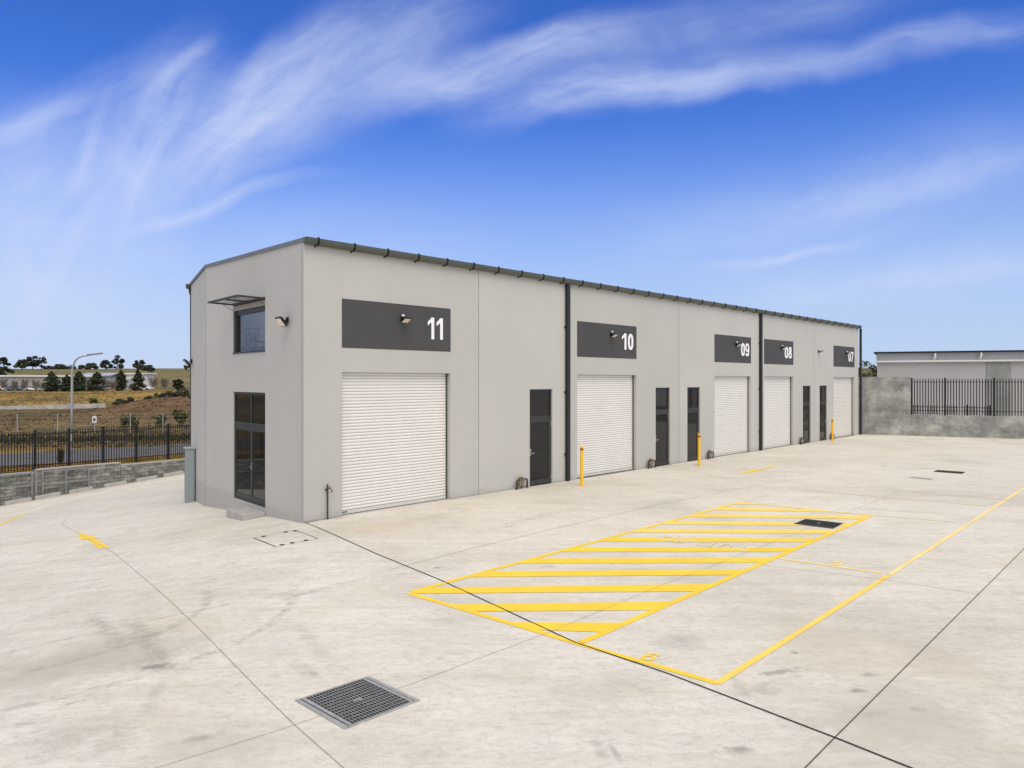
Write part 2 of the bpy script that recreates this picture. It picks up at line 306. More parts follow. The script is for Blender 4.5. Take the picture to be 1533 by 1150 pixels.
# ------------------------------------------------------------------ mesh helpers
class MB:
    def __init__(s): s.v = []; s.f = []; s.mi = []; s.cur = 0
    def face(s, pts):
        n = len(s.v); s.v += [tuple(p) for p in pts]; s.f.append(tuple(range(n, n + len(pts)))); s.mi.append(s.cur)
    def box(s, x0, x1, y0, y1, z0, z1, T=None):
        P = [Vector((x, y, z)) for z in (z0, z1) for y in (y0, y1) for x in (x0, x1)]
        if T: P = [T @ p for p in P]
        n = len(s.v); s.v += [tuple(p) for p in P]
        for q in ((0, 2, 3, 1), (4, 5, 7, 6), (0, 1, 5, 4), (2, 6, 7, 3), (0, 4, 6, 2), (1, 3, 7, 5)): s.f.append(tuple(n + i for i in q)); s.mi.append(s.cur)
        return s
    def bar(s, a, b, w, h=None):                         # square bar between two points
        a = Vector(a); b = Vector(b); h = h or w; d = (b - a).normalized()
        up = Vector((0, 0, 1)) if abs(d.z) < .95 else Vector((1, 0, 0))
        sx = d.cross(up).normalized() * w / 2; sy = sx.cross(d).normalized() * h / 2
        n = len(s.v)
        for q in (a, b):
            for i, j in ((-1, -1), (1, -1), (1, 1), (-1, 1)): s.v.append(tuple(q + sx * i + sy * j))
        for q in ((0, 1, 2, 3), (7, 6, 5, 4), (0, 4, 5, 1), (1, 5, 6, 2), (2, 6, 7, 3), (3, 7, 4, 0)): s.f.append(tuple(n + i for i in q)); s.mi.append(s.cur)
        return s
    def tube(s, pts, radii, seg=10, cap=True):
        pts = [Vector(p) for p in pts]
        if not hasattr(radii, '__len__'): radii = [radii] * len(pts)
        rings = []; prev = None
        for i, p in enumerate(pts):
            d = (pts[min(i + 1, len(pts) - 1)] - pts[max(i - 1, 0)])
            d = d.normalized() if d.length > 1e-9 else Vector((0, 0, 1))
            if prev is None:
                up = Vector((0, 0, 1)) if abs(d.z) < .9 else Vector((1, 0, 0)); sx = d.cross(up).normalized()
            else: sx = (prev - d * prev.dot(d)).normalized()
            prev = sx; sy = d.cross(sx)
            n = len(s.v); rings.append(n)
            for k in range(seg):
                a = 2 * math.pi * k / seg; s.v.append(tuple(p + (sx * math.cos(a) + sy * math.sin(a)) * radii[i]))
        for a, b in zip(rings, rings[1:]):
            for k in range(seg): s.f.append((a + k, a + (k + 1) % seg, b + (k + 1) % seg, b + k)); s.mi.append(s.cur)
        if cap:
            s.f.append(tuple(rings[0] + k for k in reversed(range(seg)))); s.mi.append(s.cur)
            s.f.append(tuple(rings[-1] + k for k in range(seg))); s.mi.append(s.cur)
        return s
    def prism(s, poly, a, b, T=None):                    # 2-D polygon in (y,z) swept from x=a to x=b
        n = len(s.v); k = len(poly)
        for x in (a, b):
            for (y, z) in poly:
                p = Vector((x, y, z)); s.v.append(tuple(T @ p if T else p))
        for i in range(k): s.f.append((n + i, n + (i + 1) % k, n + k + (i + 1) % k, n + k + i)); s.mi.append(s.cur)
        s.f.append(tuple(n + i for i in reversed(range(k)))); s.mi.append(s.cur)
        s.f.append(tuple(n + k + i for i in range(k))); s.mi.append(s.cur)
        return s
    def build(s, name, mats, parent=None, smooth=False, bevel=0, loc=None, rot=None):
        me = bpy.data.meshes.new(name); me.from_pydata(s.v, [], s.f)
        mats = mats if isinstance(mats, (list, tuple)) else [mats]
        for m in mats: me.materials.append(M[m] if isinstance(m, str) else m)
        for p, i in zip(me.polygons, s.mi): p.material_index = i; p.use_smooth = smooth
        me.update()
        import bmesh as _b
        bm = _b.new(); bm.from_mesh(me); _b.ops.recalc_face_normals(bm, faces=bm.faces); bm.to_mesh(me); bm.free()
        o = bpy.data.objects.new(name, me); COL.objects.link(o)
        if parent: o.parent = parent
        if loc is not None: o.location = loc
        if rot is not None: o.rotation_euler = rot
        if bevel:
            md = o.modifiers.new('bevel', 'BEVEL'); md.width = bevel; md.segments = 2; md.limit_method = 'ANGLE'
        return o
def tag(o, label=None, cat=None, group=None, kind=None):
    if label: o['label'] = label
    if cat: o['category'] = cat
    if group: o['group'] = group
    if kind: o['kind'] = kind
    return o
def empty(name, loc, rz, label, cat, group=None):
    o = bpy.data.objects.new(name, None); COL.objects.link(o); o.location = loc; o.rotation_euler = (0, 0, rz); o.empty_display_size = .2
    return tag(o, label, cat, group)
def copy_tree(o, parent=None):
    kids = [c for c in bpy.data.objects if c.parent == o]
    c = o.copy(); COL.objects.link(c); c.parent = parent
    for k in kids: copy_tree(k, c)
    return c
def struct(o): o['kind'] = 'structure'; return o

# ------------------------------------------------------------------ world
def build_world():
    w = bpy.data.worlds.new('World'); S.world = w; w.use_nodes = True; nt = w.node_tree; nt.nodes.clear()
    out = N(nt, 'ShaderNodeOutputWorld'); bg = N(nt, 'ShaderNodeBackground'); bg.inputs['Strength'].default_value = .1
    L(nt, bg.outputs[0], out.inputs[0])
    sky = N(nt, 'ShaderNodeTexSky', sky_type='NISHITA'); sky.sun_disc = False; sky.sun_elevation = R(SUN_EL); sky.sun_rotation = R(SUN_ROT)
    sky.air_density = 1.; sky.dust_density = .6; sky.ozone_density = 3.; sky.altitude = 600
    tint = mixc(nt, 1., sky.outputs[0], SKY_TINT, 'MULTIPLY')
    tc = N(nt, 'ShaderNodeTexCoord'); D = tc.outputs['Generated']
    sp = N(nt, 'ShaderNodeSeparateXYZ'); L(nt, D, sp.inputs[0])
    yc = mth(nt, 'MAXIMUM', sp.outputs['Y'], .04)
    gx = mth(nt, 'DIVIDE', sp.outputs['X'], yc); gz = mth(nt, 'DIVIDE', sp.outputs['Z'], yc)
    cb = N(nt, 'ShaderNodeCombineXYZ'); L(nt, gx, cb.inputs[0]); L(nt, gz, cb.inputs[1])
    # gentle warp so that the cirrus curls
    wn = N(nt, 'ShaderNodeTexNoise'); wn.inputs['Scale'].default_value = 2.2; wn.inputs['Detail'].default_value = 5; L(nt, cb.outputs[0], wn.inputs['Vector'])
    wv = N(nt, 'ShaderNodeVectorMath', operation='MULTIPLY_ADD'); L(nt, wn.outputs['Color'], wv.inputs[0]); wv.inputs[1].default_value = (.16, .16, 0); L(nt, cb.outputs[0], wv.inputs[2])
    wo = N(nt, 'ShaderNodeVectorMath', operation='SUBTRACT'); L(nt, wv.outputs[0], wo.inputs[0]); wo.inputs[1].default_value = (.08, .08, 0)
    V = wo.outputs[0]
    total = None
    pv = N(nt, 'ShaderNodeMapping'); pv.inputs['Rotation'].default_value = (0, 0, R(-28)); pv.inputs['Scale'].default_value = (.75, 1.5, 1); L(nt, V, pv.inputs['Vector'])
    puff = maprange(nt, noise_n(nt, pv.outputs[0], 5.5, 11, .66, .9), .33, .67, .1, 1.2, 'LINEAR')
    streaks = [  # x0,y0 -> x1,y1, half-width (px), strength, fibre frequency
        (40, 640, 15, 90, 115, .58, 1.2), (150, 560, 180, 90, 140, .36, 1.1), (150, 370, 345, 40, 80, .70, 2.), (210, 330, 620, -10, 72, .95, 2.), (290, 290, 800, -60, 75, .55, 2.),
        (20, 500, 190, 230, 22, .5, 1.6), (80, 320, 200, 110, 20, .5, 1.6), (330, 250, 430, 50, 24, .5, 1.6), (-40, 215, 190, 125, 22, .5, 1.6), (240, 160, 330, 60, 18, .5, 1.6),
        (-120, 260, 340, 70, 50, .36, 2.), (-200, 480, 500, 330, 180, .30, 1.2), (-30, 330, 250, 150, 60, .40, 2.), (165, 339, 540, 258, 13, .66, 2.), (430, 185, 1080, 14, 36, .70, 2.4), (700, 120, 1060, 60, 40, .25, 2.), (620, 176, 1310, 90, 36, .74, 2.4), (860, 150, 1250, 118, 22, .4, 2.), (1040, 132, 1680, 26, 30, .46, 2.4),
        (1020, 394, 1330, 337, 11, .72, 2.), (820, 390, 1700, 200, 80, .40, 1.6), (1100, 320, 1700, 225, 30, .35, 1.6), (1000, 450, 1700, 370, 55, .48, 1.6), (1200, 420, 1700, 385, 18, .4, 1.6), (820, 110, 1500, -50, 60, .34, 1.8), (-300, 560, 800, 470, 150, .26, 1.), (250, 440, 800, 330, 110, .22, 1.2)]
    for i, (x0, y0, x1, y1, hw, s, fr) in enumerate(streaks):
        a0 = ray(x0, y0); a1 = ray(x1, y1); dx, dz = a1[0] - a0[0], a1[1] - a0[1]
        mp = N(nt, 'ShaderNodeMapping', vector_type='TEXTURE'); mp.inputs['Location'].default_value = (a0[0], a0[1], 0)
        ln = math.hypot(dx, dz); mp.inputs['Rotation'].default_value = (0, 0, math.atan2(dz, dx)); mp.inputs['Scale'].default_value = (ln, hw / F, 1)
        L(nt, V, mp.inputs['Vector']); q = N(nt, 'ShaderNodeSeparateXYZ'); L(nt, mp.outputs[0], q.inputs[0])
        m = mth(nt, 'MULTIPLY', maprange(nt, mth(nt, 'ABSOLUTE', q.outputs['Y']), 1.25, 0), mth(nt, 'MULTIPLY', maprange(nt, q.outputs['X'], -.02, .35), maprange(nt, q.outputs['X'], 1.02, .5)))
        mp2 = N(nt, 'ShaderNodeMapping'); mp2.inputs['Scale'].default_value = (2.4 * ln / .35, fr * hw / 105 + .5, 1); mp2.inputs['Location'].default_value = (i * 7.3, i * 3.1, 0)
        L(nt, mp.outputs[0], mp2.inputs['Vector'])
        f = maprange(nt, noise_n(nt, mp2.outputs[0], 1.1, 9, .6, .35), .30, .72, .22, 1.15, 'LINEAR')
        f = mth(nt, 'ADD', mth(nt, 'MULTIPLY', f, .68), mth(nt, 'MULTIPLY', puff, .42))
        m = mth(nt, 'MULTIPLY', mth(nt, 'MULTIPLY', m, f), s)
        total = m if total is None else mth(nt, 'SUBTRACT', mth(nt, 'ADD', total, m), mth(nt, 'MULTIPLY', total, m))
    front = maprange(nt, sp.outputs['Y'], .05, .3)
    dens = mth(nt, 'MULTIPLY', total, front)
    # cloud added out of view, overhead and behind the viewer, to whiten the light, and pale air near the horizon
    veil = noise_n(nt, D, 2.5, 7, .6, .6)
    up = mth(nt, 'MAXIMUM', maprange(nt, sp.outputs['Z'], .50, .85), mth(nt, 'MULTIPLY', maprange(nt, sp.outputs['Y'], .25, -.45), maprange(nt, sp.outputs['Z'], .0, .55, .45, 1.)))
    over = mth(nt, 'MULTIPLY', up, maprange(nt, veil, .25, .6, .72, 1.))
    lowh = maprange(nt, sp.outputs['Z'], .42, -.02, 0, 1, 'LINEAR'); lowh = mth(nt, 'MULTIPLY', mth(nt, 'POWER', lowh, 1.8), .93)
    c = mixc(nt, lowh, tint, SKY_LOW)
    c = mixc(nt, maprange(nt, sp.outputs['Z'], .34, -.02, 0, .9), c, SKY_HOR)
    c = mixc(nt, mth(nt, 'MULTIPLY', dens, .86, clamp=True), c, CLOUD)
    c = mixc(nt, over, c, OVERHEAD)
    L(nt, c, bg.inputs['Color'])
SUN_EL, SUN_AZ = 56, 156          # azimuth measured clockwise from +Y: behind the camera, to the right
SUN_ROT = SUN_AZ
SKY_TINT = (.27, .53, 1.15); SKY_LOW = (1.9, 3.15, 5.6); SKY_HOR = (3.7, 4.55, 5.9); CLOUD = (4.3, 4.85, 6.5); OVERHEAD = (8.0, 7.6, 7.2)
build_world()
sd = bpy.data.lights.new('sun', 'SUN'); sun = bpy.data.objects.new('sun', sd); COL.objects.link(sun)
sd.energy = 1.3; sd.angle = R(40); sd.color = (1, .93, .84)
sv = Vector((math.sin(R(SUN_AZ)) * math.cos(R(SUN_EL)), math.cos(R(SUN_AZ)) * math.cos(R(SUN_EL)), math.sin(R(SUN_EL))))
sun.rotation_euler = sv.to_track_quat('Z', 'Y').to_euler()

# ------------------------------------------------------------------ layout frames
A = Vector((ray(455, 782)[0], 1)) * (CAMH * F / 212.)
th = math.atan((1800 - CX) / F)
U = Vector((math.sin(th), math.cos(th))); Vv = Vector((-U.y, U.x)); ROT = math.atan2(U.y, U.x)
def hit(px, P, d):                                      # where the vertical plane P + t d meets a pixel column
    a = ray(px, 0)[0]; t = (a * P.y - P.x) / (d.x - a * d.y); return t, P.y + t * d.y
def LW(px): return hit(px, A, U)[0]
def LZ(px, py): return CAMH + (HZ - py) / F * hit(px, A, U)[1]
B2 = Vector((ray(308, 0)[0], 1)) * 23.9; C2 = Vector((ray(286, 0)[0], 1)) * 26.5
def loc2(P): d = P - A; return Vector((d.dot(U), d.dot(Vv)))
Bl, Cl = loc2(B2), loc2(C2); LEN = LW(1285); DEP = Cl.y
E = (B2 - A).normalized(); El = Bl.normalized(); EN = Vector((-El.y, El.x))     # El along the end wall (local), EN points out of it
def EW(px): return hit(px, A, E)[0]
def EZ(px, py): return CAMH + (HZ - py) / F * hit(px, A, E)[1]
WT = 6.66                                               # top of the long wall
ROOF_B = 6.95; ROOF_C = 6.66

# ------------------------------------------------------------------ ground
W0 = gp(0, 757.5); W1 = gp(280, 708); WE = (W1 - W0).normalized(); WN = Vector((-WE.y, WE.x))
def wallx(y): return W0.x + (y - W0.y) * WE.x / WE.y
def build_ground():
    m = MB(); ys = [-40, -20, -8] + [i for i in range(-4, 62, 2)] + [70, 90, 130, 200, 300]
    xs = sorted(set([-60, -50, -40, -30, -25] + [i * 1. for i in range(-24, -8)] + [-8 + i * .25 for i in range(0, 33)] + [2, 4, 8, 15, 25, 40, 60, 90, 130, 200]))
    idx = {}
    for j, y in enumerate(ys):
        wx = wallx(y)
        for i, x in enumerate(xs):
            X = max(x, wx); idx[i, j] = len(m.v); m.v.append((X, y, G(X)))
    for j in range(len(ys) - 1):
        for i in range(len(xs) - 1):
            q = [idx[i, j], idx[i + 1, j], idx[i + 1, j + 1], idx[i, j + 1]]
            if m.v[q[0]][0] == m.v[q[1]][0] and m.v[q[2]][0] == m.v[q[3]][0]: continue
            m.f.append(tuple(q)); m.mi.append(0)
    struct(m.build('pavement', 'yard', smooth=True))
build_ground()
PROF = [(0, -.9), (30, -1.2), (46, -1.65), (62, -1.78), (75, -1.75), (95, -1.8), (128, -2.2), (136, -2.2), (149, -2.0), (153, -1.1), (200, -.15), (235, .4), (300, .6), (380, 3.4), (480, 8.2), (600, 13.0), (660, 12.4), (900, 2)]
def prof(y):
    for (a, ha), (b, hb) in zip(PROF, PROF[1:]):
        if y <= b:
            t = max(0, (y - a) / (b - a)); return ha + (hb - ha) * t
    return PROF[-1][1]
MOUND = at(262, 600, 108)
def TZ(x, y):
    d = (Vector((x, y)) - W0).dot(WN); t = min(1, max(0, (d - .8) / 9)); t = t * t * (3 - 2 * t)
    z = sum(prof(y + k) for k in (-6, -3, 0, 3, 6)) / 5
    if d > 12: z += (noise.noise(Vector((x * .05, y * .05, 3))) * .35 + noise.noise(Vector((x * .013, y * .013, 9))) * .8 * min(1, y / 300)) * min(1, (d - 12) / 20)
    z += 2.9 * math.exp(-((x - MOUND.x) / 9) ** 2 - ((y - MOUND.y) / 14) ** 2) + 1.3 * math.exp(-((x - MOUND.x + 14) / 10) ** 2 - ((y - MOUND.y - 18) / 12) ** 2)
    return -.62 * (1 - t) + z * t
def tp(px, py):                                          # terrain point seen at a pixel, marching outwards
    a, b = ray(px, py); Y = 38.
    while Y < 700:
        if TZ(a * Y, Y) >= CAMH + b * Y: break
        Y += .5
    return Vector((a * Y, Y, TZ(a * Y, Y)))
def build_terrain():
    m = MB(); ds = [.18, .5, .9] + [1.5 + i * 1.5 for i in range(0, 60)] + [95 + 8 * i for i in range(1, 75)] + [800, 1000]
    ss = [-60 + 4 * i for i in range(0, 80)] + [270 + 16 * i for i in range(0, 45)]
    for d in ds:
        for s in ss:
            p = W0 + WE * s + WN * d; m.v.append((p.x, p.y, TZ(p.x, p.y)))
    k = len(ss)
    for i in range(len(ds) - 1):
        for j in range(k - 1):
            m.f.append((i * k + j, i * k + j + 1, (i + 1) * k + j + 1, (i + 1) * k + j)); m.mi.append(0)
    struct(m.build('fields', 'field', smooth=True))
build_terrain()
def build_road():
    def g(px, py): a, b = ray(px, py); Y = -5.05 / b; return Vector((a * Y, Y))
    f0, f1, n0, n1 = g(0, 679), g(285, 664), g(0, 701), g(285, 684)
    m = MB()
    for i in range(-14, 60):
        for j in range(6):
            q = []
            for (ii, jj) in ((i, j), (i + 1, j), (i + 1, j + 1), (i, j + 1)):
                t = ii / 6; a = n0 + (n1 - n0) * t; b = f0 + (f1 - f0) * t; p = a + (b - a) * jj / 6; q.append((p.x, p.y, TZ(p.x, p.y) + .05))
            m.face(q)
    struct(m.build('road', 'asphalt'))
build_road()

def strip(m, pts, w, z):                                 # a flat line laid on the pavement along ground points
    P = []
    for a, b in zip(pts, pts[1:]):
        n = max(1, int((b - a).length / .6)); P += [a + (b - a) * i / n for i in range(n)]
    P.append(pts[-1])
    Lr = []
    for i, p in enumerate(P):
        d = (P[min(i + 1, len(P) - 1)] - P[max(i - 1, 0)]).normalized(); n = Vector((-d.y, d.x)) * w / 2; Lr.append((p + n, p - n))
    for (a, b), (c, d) in zip(Lr, Lr[1:]): m.face([(q.x, q.y, G(q.x) + z) for q in (a, b, d, c)])
def flat(m, pts, z):                                     # a flat polygon on the pavement
    m.face([(q.x, q.y, G(q.x) + z) for q in pts])
M['cover_gap'] = simple('cover_gap', (.085, .08, .07), .9); M['joint_dark'] = simple('open_joint', (.018, .017, .015), .9); M['joint_thin'] = simple('saw_cut', (.30, .285, .255), .9)
def build_joints():
    for nm, mat, w, runs in (('expansion_joint', 'joint_dark', .022, [[(457, 783), (560, 828), (660, 869), (860, 962), (1000, 1009), (1250, 1105), (1365, 1151), (1500, 1204)]]),
                             ('saw_cut_joint', 'joint_dark', .010, [[(1600, 752), (1533, 822), (1250, 1105), (1200, 1156), (1160, 1196)]]),
                             ('saw_cut_joint', 'joint_thin', .007, [[(108, 769), (92, 785), (172, 829), (274, 919), (391, 1037), (442, 1087), (515, 1151), (560, 1192)]]),
                             ('saw_cut_joint', 'joint_thin', .010, [[(0, 859.5), (172, 830), (300, 806), (430, 785)]]),
                             ('saw_cut_joint', 'joint_thin', .006, [[(160, 1172), (245, 1147), (430, 1090), (620, 1023), (830, 944), (1000, 873), (1210, 792), (1350, 734)]]),
                             ('saw_cut_joint', 'joint_thin', .011, [[(585, 853), (700, 823), (850, 787), (980, 757), (1180, 717)]]),
                             ('saw_cut_joint', 'joint_thin', .014, [[(1060, 716), (1350, 734), (1533, 752)]]),
                             ('saw_cut_joint', 'joint_thin', .010, [[(1140, 846), (1320, 868), (1467, 890)]]),
                             ('saw_cut_joint', 'joint_thin', .008, [[(0, 980), (200, 935), (345, 905)]])):
        for r in runs:
            m = MB(); strip(m, [gp(*p) for p in r], w, .009); struct(m.build(nm, mat))
build_joints()

# ------------------------------------------------------------------ painted markings
DIG = {'0': 'ring', '1': None}
def stroke(pts, w, closed=False):                        # 2-D strokes -> quads
    out = []; n = len(pts); P = [Vector(p) for p in pts]; LR = []
    for i, p in enumerate(P):
        if closed: a, b = P[i - 1], P[(i + 1) % n]
        else: a, b = P[max(0, i - 1)], P[min(n - 1, i + 1)]
        d = (b - a).normalized(); nn = Vector((-d.y, d.x))
        k = 1.
        if 0 < i < n - 1 or closed:
            e = (P[(i + 1) % n] - p).normalized(); en = Vector((-e.y, e.x)); k = 1 / max(.5, nn.dot(en))
        LR.append((p + nn * w / 2 * k, p - nn * w / 2 * k))
    for i in range(n if closed else n - 1):
        a, b = LR[i]; c, d = LR[(i + 1) % n]; out.append([a, b, d, c])
    return out
def ell(cx, cy, rx, ry, a0=0, a1=360, n=28, pw=.8):
    o = []
    for i in range(n + (0 if a1 - a0 == 360 else 1)):
        a = R(a0 + (a1 - a0) * i / n); c, s = math.cos(a), math.sin(a)
        o.append((cx + rx * math.copysign(abs(c) ** pw, c), cy + ry * math.copysign(abs(s) ** pw, s)))
    return o
def digit(ch, w=.17):
    h = w / 2
    if ch == '0': return stroke(ell(.27, .5, .27 - h, .5 - h), w, True)
    if ch == '1': return [[Vector(q) for q in poly] for poly in ([(.26, 0), (.45, 0), (.45, 1), (.26, 1)], [(.02, .80), (.02, .62), (.26, .78), (.26, 1.0), (.17, .90)])]
    if ch == '7': return [[Vector(q) for q in poly] for poly in ([(0, 1), (0, .83), (.54, .83), (.54, 1)], [(.54, .83), (.34, .83), (.22, .55), (.14, .25), (.11, 0), (.29, 0), (.32, .25), (.40, .55)])]
    if ch == '8': return stroke(ell(.27, .75, .235 - h, .25 - h, n=20), w, True) + stroke(ell(.27, .28, .27 - h, .28 - h, n=20), w, True)
    if ch == '9': return stroke(ell(.27, .67, .27 - h, .33 - h), w, True) + stroke([(.54 - h, .60), (.54 - h, .45), (.50 - h, .22), (.40, .10), (.27, h), (.15, .10), (.06 + .02, .2)], w)
    if ch == '6': return [[Vector((.54 - q.x, 1 - q.y)) for q in f] for f in digit('9', w)]
    if ch == '5': return stroke([(.50, 1 - h), (.12, 1 - h), (.09, .55), (.25, .62), (.42, .56), (.46, .36), (.40, .16), (.24, h), (.05, .14)], w)
GRP = 'yellow markings painted on the yard'
def marking(name, m, mat, label, cat='pavement marking'):
    o = m.build(name, mat); return tag(o, label, cat, GRP)
def build_markings():
    P0, P1, P2, P3 = gp(611, 888), gp(866, 964), gp(1305, 772), gp(1108, 752)
    m = MB(); z = .005
    W = .115
    # outline, kept inside the corners, butt jointed
    def edge(a, b, w, inset=0.):
        d = (b - a).normalized(); strip(m, [a + d * inset, b - d * inset], w, z)
    edge(P0, P1 + (P1 - P0).normalized() * .05, W); edge(P0, P3, W, W * .6); edge(P1, P2, W, W * .6); 
    # stripes from edge to edge (measured ends), in order away from the viewer
    quads = [((757, 932.8), (794, 944.5), (897, 945), (930, 931)), ((667, 906), (703, 916.5), (970, 911.5), (1005, 900)), ((612, 889), (645, 880.5), (1063, 873), (1028, 882.5)),
             ((697, 864.5), (719, 858.5), (1108, 852), (1089, 858.8)), ((770, 843), (794, 838.3), (1150, 836), (1138, 841))]
    e0 = (P3 - P0).normalized(); e1 = (P2 - P1).normalized()
    def proj(p, a, e): return (p - a).dot(e)
    la = [proj(gp(*q), P0, e0) for q in ((697, 864.5), (770, 843), (838, 825.5), (891, 811))]
    ra = [proj(gp(*q), P1, e1) for q in ((1089, 858.8), (1138, 840), (1178, 826), (1212, 812))]
    per = (la[-1] - la[0]) / 3; perr = (ra[-1] - ra[0]) / 3
    lw, rw = per * .42, perr * .42; ll, lr = (P3 - P0).length, (P2 - P1).length
    def cutdrain(a0, a1, b0, b1, mm):
        q = [P0 + e0 * a0, P0 + e0 * a1, P1 + e1 * b1, P1 + e1 * b0]
        n = 14
        for i in range(n):
            s, t = i / n, (i + 1) / n
            flat(mm, [q[0].lerp(q[3], s), q[0].lerp(q[3], t), q[1].lerp(q[2], t), q[1].lerp(q[2], s)], z + .001)
    ef = (P1 - P0).normalized()
    for i, q in enumerate(quads[:3]):
        g4 = [gp(*p) for p in q]
        g4[2] = P1 + e1 * (g4[2] - P1).dot(e1); g4[3] = P1 + e1 * (g4[3] - P1).dot(e1)
        if i < 2: g4[0] = P0 + ef * (g4[0] - P0).dot(ef); g4[1] = P0 + ef * (g4[1] - P0).dot(ef)
        flat(m, g4, z + .001)
    for k in range(0, 14):
        a0 = la[0] + per * k; b0 = ra[0] + perr * k
        if a0 > ll - .1: break
        m.cur = 1 if k >= 4 else 0
        a1 = min(a0 + lw, ll); b1 = b0 + rw
        if b0 > lr - .05:
            # clip against the far end of the bay
            t = 1.
            def cut(a, b):
                pa = P0 + e0 * a; pb = P1 + e1 * b; lo, hi = 0., 1.
                fe = (P2 - P3).normalized(); fn = Vector((-fe.y, fe.x))
                da = (pa - P3).dot(fn); db = (pb - P3).dot(fn)
                ins = (P0 - P3).dot(fn); return pa.lerp(pb, 1. if db * ins >= 0 else max(0., min(1., da / (da - db))))
            flat(m, [P0 + e0 * a0, P0 + e0 * a1, cut(a1, b1), cut(a0, b0)], z + .001)
        else: cutdrain(a0, a1, b0, min(b1, lr), m)
    m.cur = 1; strip(m, [P3 + (P2 - P3).normalized() * .05, P2], W, z + .0005)
    marking('hatched_marking', m, ['paint', 'paint_mid'], 'large no parking area of diagonal yellow stripes within a thin outline')
    # lettering in the hatched area
    cu = bpy.data.curves.new('lettering', 'FONT'); cu.body = 'KEEP CLEAR'; cu.size = 1; cu.align_x = 'CENTER'; cu.offset = .004
    t = bpy.data.objects.new('painted_lettering', cu); COL.objects.link(t)
    bpy.context.view_layer.update(); me = bpy.data.meshes.new_from_object(t.evaluated_get(bpy.context.evaluated_depsgraph_get())); bpy.data.objects.remove(t)
    a, b = gp(985, 806), gp(1118, 824); xs = [v.co.x for v in me.vertices]; k = (b - a).length / (max(xs) - min(xs)); dr = (b - a).normalized(); up = Vector((-dr.y, dr.x)); mid = (a + b) / 2
    for v in me.vertices:
        p = mid + dr * (v.co.x * k) + up * (v.co.y * k * 1.9 - .18); v.co = (p.x, p.y, G(p.x) + .0085)
    me.materials.clear(); me.materials.append(M['paint_faint']); o = bpy.data.objects.new('painted_lettering', me); COL.objects.link(o); tag(o, 'faint worn yellow lettering painted across the hatched stripes', 'pavement marking', GRP)
    # bay lines
    def line(name, pts, w, mat, label): mm = MB(); strip(mm, [gp(*p) for p in pts], w, z); marking(name, mm, mat, label)
    line('bay_line', [(872, 966), (1000, 1002), (1076, 1024)], .10, 'paint', 'short yellow line closing the near end of bay 6 beside the black joint')
    m2 = MB(); strip(m2, [gp(*p) for p in ((1073.5, 1023.8), (1180, 957), (1330, 862))], .088, z + .0011); marking('bay_line', m2, 'paint_mid', 'long bright yellow line along the outer side of bay 6')
    line('bay_line', [(1331.5, 861), (1440, 791), (1533, 731), (1600, 689)], .085, 'paint_worn', 'worn yellow line running from bay 5 off the right edge')
    line('bay_line', [(1168, 836.5), (1240, 847), (1321, 858.5)], .09, 'paint_worn', 'thin worn cross line between bays 6 and 5')
    line('bay_line', [(1310, 772), (1370, 776.5), (1433, 782)], .07, 'paint_faint', 'faint cross line beyond the far corner of the hatched area')
    line('bay_line', [(1180, 732), (1330, 745), (1476, 757.5)], .07, 'paint_faint', 'very faint long line beyond the hatched area in front of the middle drain')
    line('bay_line', [(1488, 663.5), (1533, 665), (1580, 666.5)], .12, 'paint_worn', 'yellow line near the foot of the concrete boundary wall')
    line('edge_line', [(-30, 797), (0, 785.5), (36, 770)], .12, 'paint', 'bright yellow bar at the left edge of the yard')
    line('edge_line', [(36, 770), (85, 757), (137, 745), (205, 728)], .09, 'paint_faint', 'faded yellow line running along the parking bays by the block wall')
    line('edge_line', [(-20, 774), (0, 771), (60, 757)], .09, 'paint_faint', 'faint short line in the parking bay nearest the galvanised rails')
    # bay numbers, reading towards the driver
    def num(ch, px, py, hgt, wd, mat, label, sl=1.):
        mm = MB(); c = gp(px, py); ex = (P1 - P0).normalized(); ey = Vector((-ex.y, ex.x))
        for i, f in enumerate(digit(ch, .14)): flat(mm, [c + ex * (q.x - .27) * wd + ey * (q.y - .5) * hgt for q in f], z + i * .00004)
        marking('bay_number', mm, mat, label)
    num('6', 974, 984, .27, .33, 'paint', 'yellow number 6 painted in the nearest parking bay')
    num('5', 1254, 843.5, .42, .36, 'paint_worn', 'worn yellow number 5 painted just beyond the cross line')
    # direction arrows
    mm = MB(); flat(mm, [gp(*p) for p in ((116, 797), (121, 808.5), (149.5, 806))], z + .001); flat(mm, [gp(*p) for p in ((141, 806.8), (130.5, 807.7), (148.5, 822), (164.5, 819.5))], z)
    marking('painted_arrow', mm, 'paint', 'yellow direction arrow on the grey slab left of the building')
    mm = MB(); flat(mm, [gp(*p) for p in ((1104, 710.2), (1140, 704.6), (1127, 702.8))], z + .001); flat(mm, [gp(*p) for p in ((1131, 704.6), (1135, 703.6), (1158, 697.2), (1161, 698.6))], z)
    marking('painted_arrow', mm, 'paint', 'yellow direction arrow far off in front of the doors of units 08 and 09')
build_markings()

